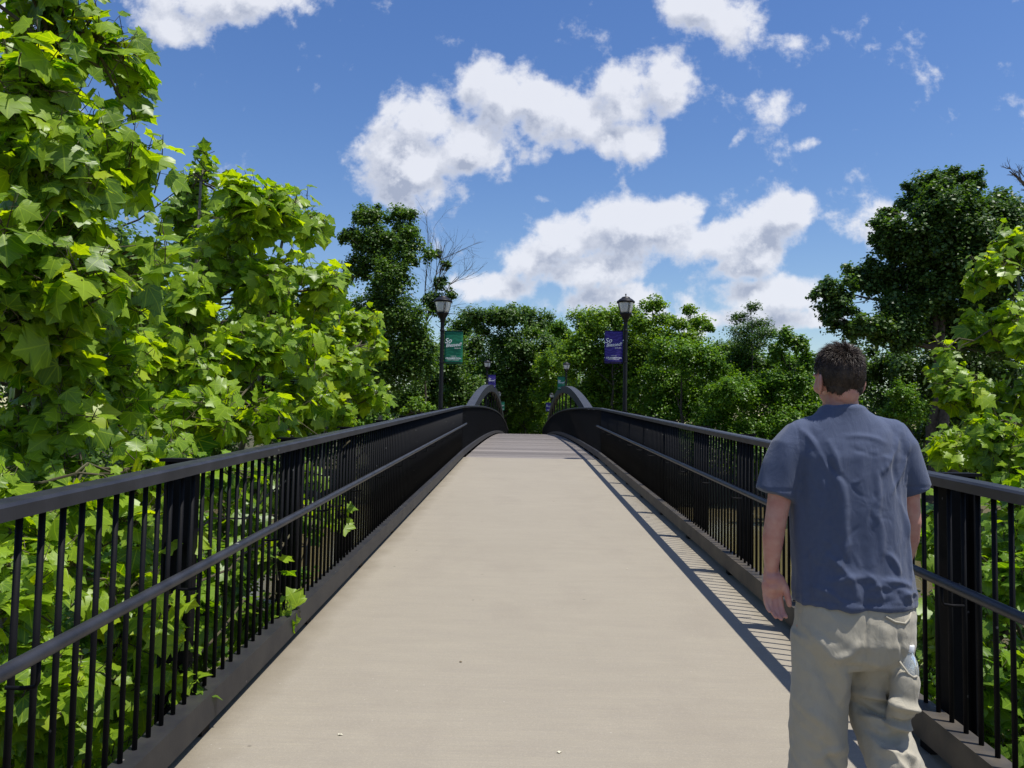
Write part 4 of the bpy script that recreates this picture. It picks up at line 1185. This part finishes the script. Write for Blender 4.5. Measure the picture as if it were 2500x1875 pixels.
def fold_fn(folds, side=None):
    """folds: ((x0,z0),(x1,z1),width,amp) ridges drawn on the back (normal towards -y)"""
    def fn(co, no):
        d = np.zeros(len(co))
        w_ = np.clip(-no[:, 1]*1.6+.2, 0, 1)
        for (a, b, wd, amp) in folds:
            a = np.array(a); b = np.array(b); ab = b-a; L = np.linalg.norm(ab)
            q = co[:, [0, 2]]-a; t = np.clip((q @ ab)/(L*L), 0, 1)
            bow = .012*np.sin(t*math.pi)
            per = np.array([-ab[1], ab[0]])/L
            off = (q-t[:, None]*ab) @ per - bow*np.sign(amp)
            along = np.linalg.norm(q-t[:, None]*ab, axis=1)
            env = np.sin(np.clip(t, .02, .98)*math.pi)**.5
            dist = np.where((t > 0) & (t < 1), np.abs(off), along)
            d += amp*env*np.exp(-(dist/wd)**2)
        return d*w_
    return fn


def wave_noise(co, f, seed, n=10):
    r = np.random.default_rng(seed); d = np.zeros(len(co))
    for i in range(n):
        k = r.normal(size=3)*f; d += np.sin(co @ k+r.uniform(0, 6.28))
    return d/math.sqrt(n)


# --- t-shirt
def build_shirt():
    m = MB()
    rings(m, [(.022, 0, .935, .190, .130), (.022, 0, .97, .190, .132), (.016, 0, 1.05, .184, .126), (.004, 0, 1.15, .180, .122), (-.003, 0, 1.25, .178, .120), (-.004, 0, 1.34, .182, .120),
              (-.006, -.004, 1.41, .186, .116), (-.007, -.006, 1.455, .180, .104), (-.009, -.008, 1.487, .164, .090), (-.012, -.010, 1.515, .136, .078), (-.015, -.010, 1.540, .102, .070), (-.018, -.010, 1.562, .074, .066), (-.019, -.010, 1.574, .061, .060)], 56, 2.35)
    limb(m, [(-.100, -.006, 1.490), (-.150, -.004, 1.466), (-.180, -.004, 1.425)], [.056, .066, .070], 28)
    m.tube([(-.178, -.003, 1.435), (-.205, -.005, 1.37), (-.236, -.008, 1.280)], [.070, .067, .064], 32)
    limb(m, [(.085, -.006, 1.490), (.135, -.004, 1.470), (.164, -.004, 1.43)], [.056, .065, .068], 28)
    m.tube([(.160, -.003, 1.44), (.188, -.002, 1.37), (.220, .002, 1.300)], [.068, .062, .056], 32)
    me = voxel(m, 'tshirt', .0050, 10, .5)
    F = [((-.17, 1.50), (-.10, 1.36), .012, .007), ((-.14, 1.49), (-.05, 1.33), .010, -.006), ((-.10, 1.47), (-.075, 1.31), .012, .006),
         ((.14, 1.49), (.06, 1.36), .012, .007), ((.17, 1.47), (.10, 1.30), .010, .008), ((.12, 1.46), (.13, 1.28), .010, -.006), ((.16, 1.40), (.145, 1.12), .012, .008), ((.135, 1.28), (.17, 1.02), .011, .008),
         ((-.05, 1.475), (.09, 1.455), .010, .004), ((-.03, 1.44), (.10, 1.425), .009, -.003), ((-.01, 1.42), (.11, 1.40), .010, .003), ((.045, 1.38), (.03, 1.20), .012, .006),
         ((-.07, 1.36), (-.065, 1.15), .013, .008), ((-.12, 1.38), (-.13, 1.18), .014, .006), ((-.05, 1.20), (-.08, 1.05), .012, .008), ((-.10, 1.10), (-.02, .99), .012, .008), ((-.09, 1.14), (-.14, 1.0), .012, -.006),
         ((.04, 1.24), (.055, 1.10), .012, .006), ((.07, 1.12), (.12, 1.04), .012, .008), ((.00, 1.06), (.06, .965), .006, .005), ((-.10, 1.02), (.05, 1.035), .014, .007), ((.05, 1.03), (.18, 1.0), .012, .008), ((-.08, .98), (.10, .972), .012, -.005),
         ((.10, 1.01), (.17, .95), .012, .006), ((-.15, 1.00), (-.06, .955), .013, .006), ((.00, 1.00), (.09, 1.01), .01, .005), ((.12, .985), (.205, .975), .010, .006)]
    F = [(a, b, w*.85, h*1.0) for a, b, w, h in F]
    displace(me, fold_fn(F))
    rq = np.random.default_rng(77); F2 = []
    for _ in range(46):
        x0, z0 = rq.uniform(-.16, .17), rq.uniform(.96, 1.40)**1; an = rq.normal(1.45, .5)*(1 if x0 > 0 else -1) if z0 > 1.1 else rq.uniform(-.9, .9); L_ = rq.uniform(.03, .10)
        F2.append(((x0, z0), (x0+math.cos(an)*L_, z0+math.sin(an)*L_), rq.uniform(.004, .008), rq.uniform(.0008, .0022)*rq.choice([-1, 1])))
    displace(me, fold_fn(F2))
    def more(co, no):
        z = co[:, 2]
        low = np.clip((1.15-z)/.2, 0, 1)
        d = .0030*wave_noise(co*np.array([1, 1, .35]), 28, 3)+.0016*wave_noise(co*np.array([1, 1, .6]), 70, 4)*(.4+low)
        d += .0042*np.sin(co[:, 0]*42+4*np.sin(z*9))*np.clip((1.0-z)/.08, 0, 1)      # hem flutter
        # hem stitching and sleeve hems
        hem = np.abs(z-.958); d -= .0016*np.exp(-(hem/.0035)**2)
        sl = (np.abs(co[:, 0]) > .165) & (z < 1.36) & (z > 1.2)
        zz = np.where(co[:, 0] < 0, 1.30, 1.318)
        d -= np.where(sl, .0018*np.exp(-((z-zz)/.004)**2), 0)
        # shoulder seams
        for xs in (-.178, .166):
            sx = co[:, 0]-(xs+(1.48-z)*-.05*np.sign(xs)); d -= .002*np.exp(-(sx/.0035)**2)*(z > 1.33)
        d += .0022*np.exp(-(((z-1.567))/.006)**2)*(np.abs(co[:, 0]+.014) < .1)
        return d
    displace(me, more)
    me.materials.clear(); me.materials.append(M_shirt)
    return obj('tshirt', me, man)


build_shirt()


def build_trousers():
    m = MB()
    rings(m, [(.024, 0, .965, .178, .118), (.024, 0, .90, .184, .128), (.020, 0, .83, .188, .134), (.014, 0, .775, .186, .118), (.012, 0, .745, .17, .09)], 48, 2.3)
    m.tube([(-.082, 0, .84), (-.088, .01, .64), (-.087, .03, .42), (-.086, .055, .06)], [.098, .092, .087, .082], 32)
    m.tube([(.108, 0, .84), (.104, .045, .71), (.106, .065, .62), (.110, .015, .545), (.114, -.07, .46), (.118, -.21, .34), (.12, -.33, .225)], [.101, .095, .090, .086, .080, .076, .074], 32)
    limb(m, [(.125, -.060, .55), (.138, -.084, .65), (.143, -.090, .722)], [.036, .046, .046], 18)       # pocket swollen by the bottle
    me = voxel(m, 'trousers', .0058, 7, .5)
    F = [((-.16, .88), (-.05, .70), .018, .006), ((-.14, .80), (-.03, .60), .016, -.006), ((-.02, .84), (-.09, .79), .013, .008), ((-.10, .79), (.0, .765), .013, -.007), ((-.07, .79), (-.05, .64), .016, .007),
         ((-.15, .62), (-.05, .50), .02, .006), ((-.10, .52), (-.03, .42), .016, -.008), ((-.12, .46), (-.02, .50), .014, .007), ((.06, .90), (.04, .74), .02, .005), ((.10, .90), (.17, .72), .008, -.004),
         ((.02, .655), (.19, .635), .016, .016), ((.02, .618), (.18, .60), .010, -.016), ((.03, .585), (.17, .57), .012, .012), ((.04, .552), (.15, .565), .009, -.010), ((.05, .53), (.12, .45), .009, .008), ((.10, .55), (.16, .47), .009, -.008), ((.05, .51), (.17, .49), .012, .012), ((.06, .47), (.16, .50), .010, -.01), ((.06, .44), (.17, .42), .012, .01), ((.05, .38), (.16, .40), .012, .008),
         ((.022, .96), (.012, .78), .0045, -.004)]
    F = [(a, b, w*.9, h*1.45) for a, b, w, h in F]
    displace(me, fold_fn(F))
    def more(co, no):
        d = .0030*wave_noise(co*np.array([1, 1, .5]), 22, 13)+.0014*wave_noise(co, 55, 14)
        low = np.clip((.6-co[:, 2])/.2, 0, 1)
        return d*(1+.9*low)
    displace(me, more)
    me.materials.clear(); me.materials.append(M_khaki)
    t = obj('trousers', me, man)
    # pocket openings (dark lining strip with a welt)
    def welt(pts, name):
        mw = MB(); mw.tube(pts, .0035, 8); mw.build(name, M_khaki, t, True)
    def surf(x, z):
        # place on the back surface
        n = len(me.vertices); co = np.empty(n*3); me.vertices.foreach_get('co', co); co = co.reshape(-1, 3)
        s = np.abs(co[:, 0]-x)+np.abs(co[:, 2]-z); k = np.where(s < .016)[0]
        return co[k[np.argmin(co[k, 1])]] if len(k) else np.array([x, -.12, z])
    welt([surf(x, z)+np.array([0, -.002, 0]) for x, z in ((.08, .925), (.11, .908), (.14, .905), (.165, .915), (.175, .93))], 'back_pocket_edge')
    welt([surf(x, z)+np.array([0, -.002, 0]) for x, z in ((.115, .775), (.135, .762), (.155, .752), (.178, .745))], 'cargo_pocket_edge')
    return t


build_trousers()
# shoes
M_shoe = material('dark_shoe', (.03, .028, .027), .6)
for (x, y, z, rx) in ((-.087, .09, .045, 0), (.12, -.29, .08, -.9)):
    m = MB(); R3 = np.array(Matrix.Rotation(rx, 3, 'X'))
    ball(m, (x, y, z), (.048, .135, .045), R3, 20); m.box((x, y, z-.03), (.085, .25, .025), R3); m.build('shoe', M_shoe, man, True)


# --- hair
def build_hair():
    rs = np.random.default_rng(9)
    m = MB(); ball(m, (0, 0, 0), (.0735, .0915, .0915), None, 40)
    me0 = m.mesh('x', None); V = np.vstack(m.v); Fs = m.f
    def keep(p):   # p in head frame, centre shifted
        y, z = p[1], p[2]; ax = abs(p[0])
        line = np.interp(y, [-.1, -.03, 0.0, .03, .07, .1], [-.070, -.062, .012, .004, .040, .062])
        return z > line
    kept = [f for f in Fs if keep(V[list(f)].mean(0))]
    used = sorted({i for f in kept for i in f}); mp = {a: b for b, a in enumerate(used)}
    v = (V[used]+np.array([0, -.008, .012])) @ HR.T+HC
    mm = MB(); mm.add(v, [tuple(mp[i] for i in f) for f in kept])
    # nape
    m2 = MB(); ball(m2, (0, -.034, -.030), (.059, .050, .058), None, 30); V2 = np.vstack(m2.v)
    k2 = [f for f in m2.f if V2[list(f)].mean(0)[1] < -.022 and V2[list(f)].mean(0)[2] > -.076+abs(V2[list(f)].mean(0)[0])*.5]
    u2 = sorted({i for f in k2 for i in f}); mp2 = {a: b for b, a in enumerate(u2)}
    mm.add(V2[u2] @ HR.T+HC, [tuple(mp2[i] for i in f) for f in k2])
    cap = mm.build('hair', M_hair, man, True)
    # strands
    n = 15000
    d = rs.normal(size=(n, 3)); d /= np.linalg.norm(d, axis=1)[:, None]
    p = d*np.array([.0735, .0915, .0915])
    line = np.interp(p[:, 1], [-.1, -.03, 0.0, .03, .07, .1], [-.074, -.064, .006, -.002, .036, .058])+rs.normal(0, .004, n)
    k = p[:, 2] > line; p = p[k]; d = d[k]
    nrm = d/np.array([.0735, .0915, .0915])
    d2 = rs.normal(size=(5000, 3)); d2 /= np.linalg.norm(d2, axis=1)[:, None]; p2 = d2*np.array([.059, .050, .058])+np.array([0, -.026, -.042])
    k = (p2[:, 1] < -.018) & (p2[:, 2] > -.088+np.abs(p2[:, 0])*.5+rs.normal(0, .004, 5000)); p = np.vstack([p, p2[k]]); nrm = np.vstack([nrm, d2[k]/np.array([.059, .050, .058])]); n = len(p); nrm /= np.linalg.norm(nrm, axis=1)[:, None]
    whorl = np.array([.012, -.045, .085]); away = p-whorl; away -= (away*nrm).sum(1)[:, None]*nrm; away /= np.linalg.norm(away, axis=1)[:, None]+1e-6
    topness = np.clip((p[:, 2]-.01)/.07, 0, 1)
    clump = np.stack([np.sin(p @ rs.normal(size=3)*160+i) for i in range(3)], 1)
    L = (.007+.022*topness)*rs.uniform(.6, 1.2, n)
    swirl = np.cross(nrm, away)
    t1 = away*(.95-.35*topness)[:, None]+nrm*(.16+.60*topness)[:, None]+clump*.16+rs.normal(0, .09, (n, 3))+swirl*.2
    t1 /= np.linalg.norm(t1, axis=1)[:, None]
    t2 = t1+away*.25-nrm*.25+rs.normal(0, .15, (n, 3)); t2 /= np.linalg.norm(t2, axis=1)[:, None]
    w = np.cross(t1, nrm+rs.normal(0, .5, (n, 3))); w /= np.linalg.norm(w, axis=1)[:, None]+1e-9
    wd = .00060
    a = p-w*wd; b = p+w*wd; q = p+t1*L[:, None]*.55; c = q+w*wd*.9; e = q-w*wd*.9; tip = q+t2*L[:, None]*.5
    V = np.stack([a, b, c, e, tip], 1).reshape(-1, 3)+np.array([0, -.008, .012])
    V = V @ HR.T+HC; i = np.arange(n)*5
    F = np.concatenate([np.stack([i, i+1, i+2], 1), np.stack([i, i+2, i+3], 1), np.stack([i+3, i+2, i+4], 1)])
    obj('hair_strands', fast_mesh('hair_strands', V, F, [M_hair], smooth=True), cap, kind='stuff')


build_hair()

# --- water bottle in the trouser pocket
bt = empty('water_bottle', (PX+.144, PY-.090, zdeck(PY)+.645), 'clear plastic water bottle with white cap sticking out of the man trouser pocket', 'bottle')
M_pet = material('clear_plastic', (.85, .9, .93), .12, transmission=.75, spec=.6)
m = MB(); m.lathe([(.026, 0), (.031, .01), (.031, .10), (.030, .115), (.026, .135), (.018, .152), (.0125, .162), (.0125, .168)], sides=20); m.build('bottle_body', M_pet, bt, True)
for o in bt.children: o.rotation_euler = (0, .06, 0)
m = MB(); m.lathe([(.0145, .166), (.0150, .168), (.0150, .184), (.0138, .187), (.001, .187)], sides=20); m.build('cap', material('white_plastic_cap', (.75, .77, .8), .4), bt, True)
bt.children[1].rotation_euler = (0, .06, 0)

# --- litter on the path
M_dry = material('dry_leaf', (.16, .12, .06), .8); M_petal = material('pale_petal', (.6, .56, .42), .8)
for i, (px, py, Y, pale, lab) in enumerate([(1125, 1617, 0, 0, 'brown scrap of leaf in the middle of the path'), (1365, 1838, 0, 1, 'pale petal near the bottom edge of the path'), (830, 1795, 0, 1, 'yellowish petal on the left of the path near the bottom'),
                                            (1352, 1225, 0, 0, 'dark leaf crumb on the path between the railings far ahead'), (1531, 1389, 0, 1, 'pale petal right of centre near the railing shadow')]):
    d = ray(px, py)
    t = 1.6/(-d.z+.045*d.y); p = EYE+d*t
    m = MB(); r_ = random.Random(i); a0 = r_.uniform(0, 6)
    pts = [(math.cos(a0+k*1.05)*.009*r_.uniform(.6, 1.3)*(1.6 if k % 3 == 0 else 1), math.sin(a0+k*1.05)*.008*r_.uniform(.6, 1.3), .003+.004*(k % 2)) for k in range(6)]
    m.add([(0, 0, .005)]+pts+[(x, y, z-.0015) for x, y, z in pts]+[(0, 0, .0035)], [(0, 1+k, 1+(k+1) % 6) for k in range(6)]+[(13, 7+(k+1) % 6, 7+k) for k in range(6)]+[(1+k, 7+k, 7+(k+1) % 6, 1+(k+1) % 6) for k in range(6)])
    o = m.build('fallen_petal' if pale else 'fallen_leaf', M_petal if pale else M_dry); o.location = p
    tag(o, lab, 'petal' if pale else 'leaf', 'scraps lying on the path')
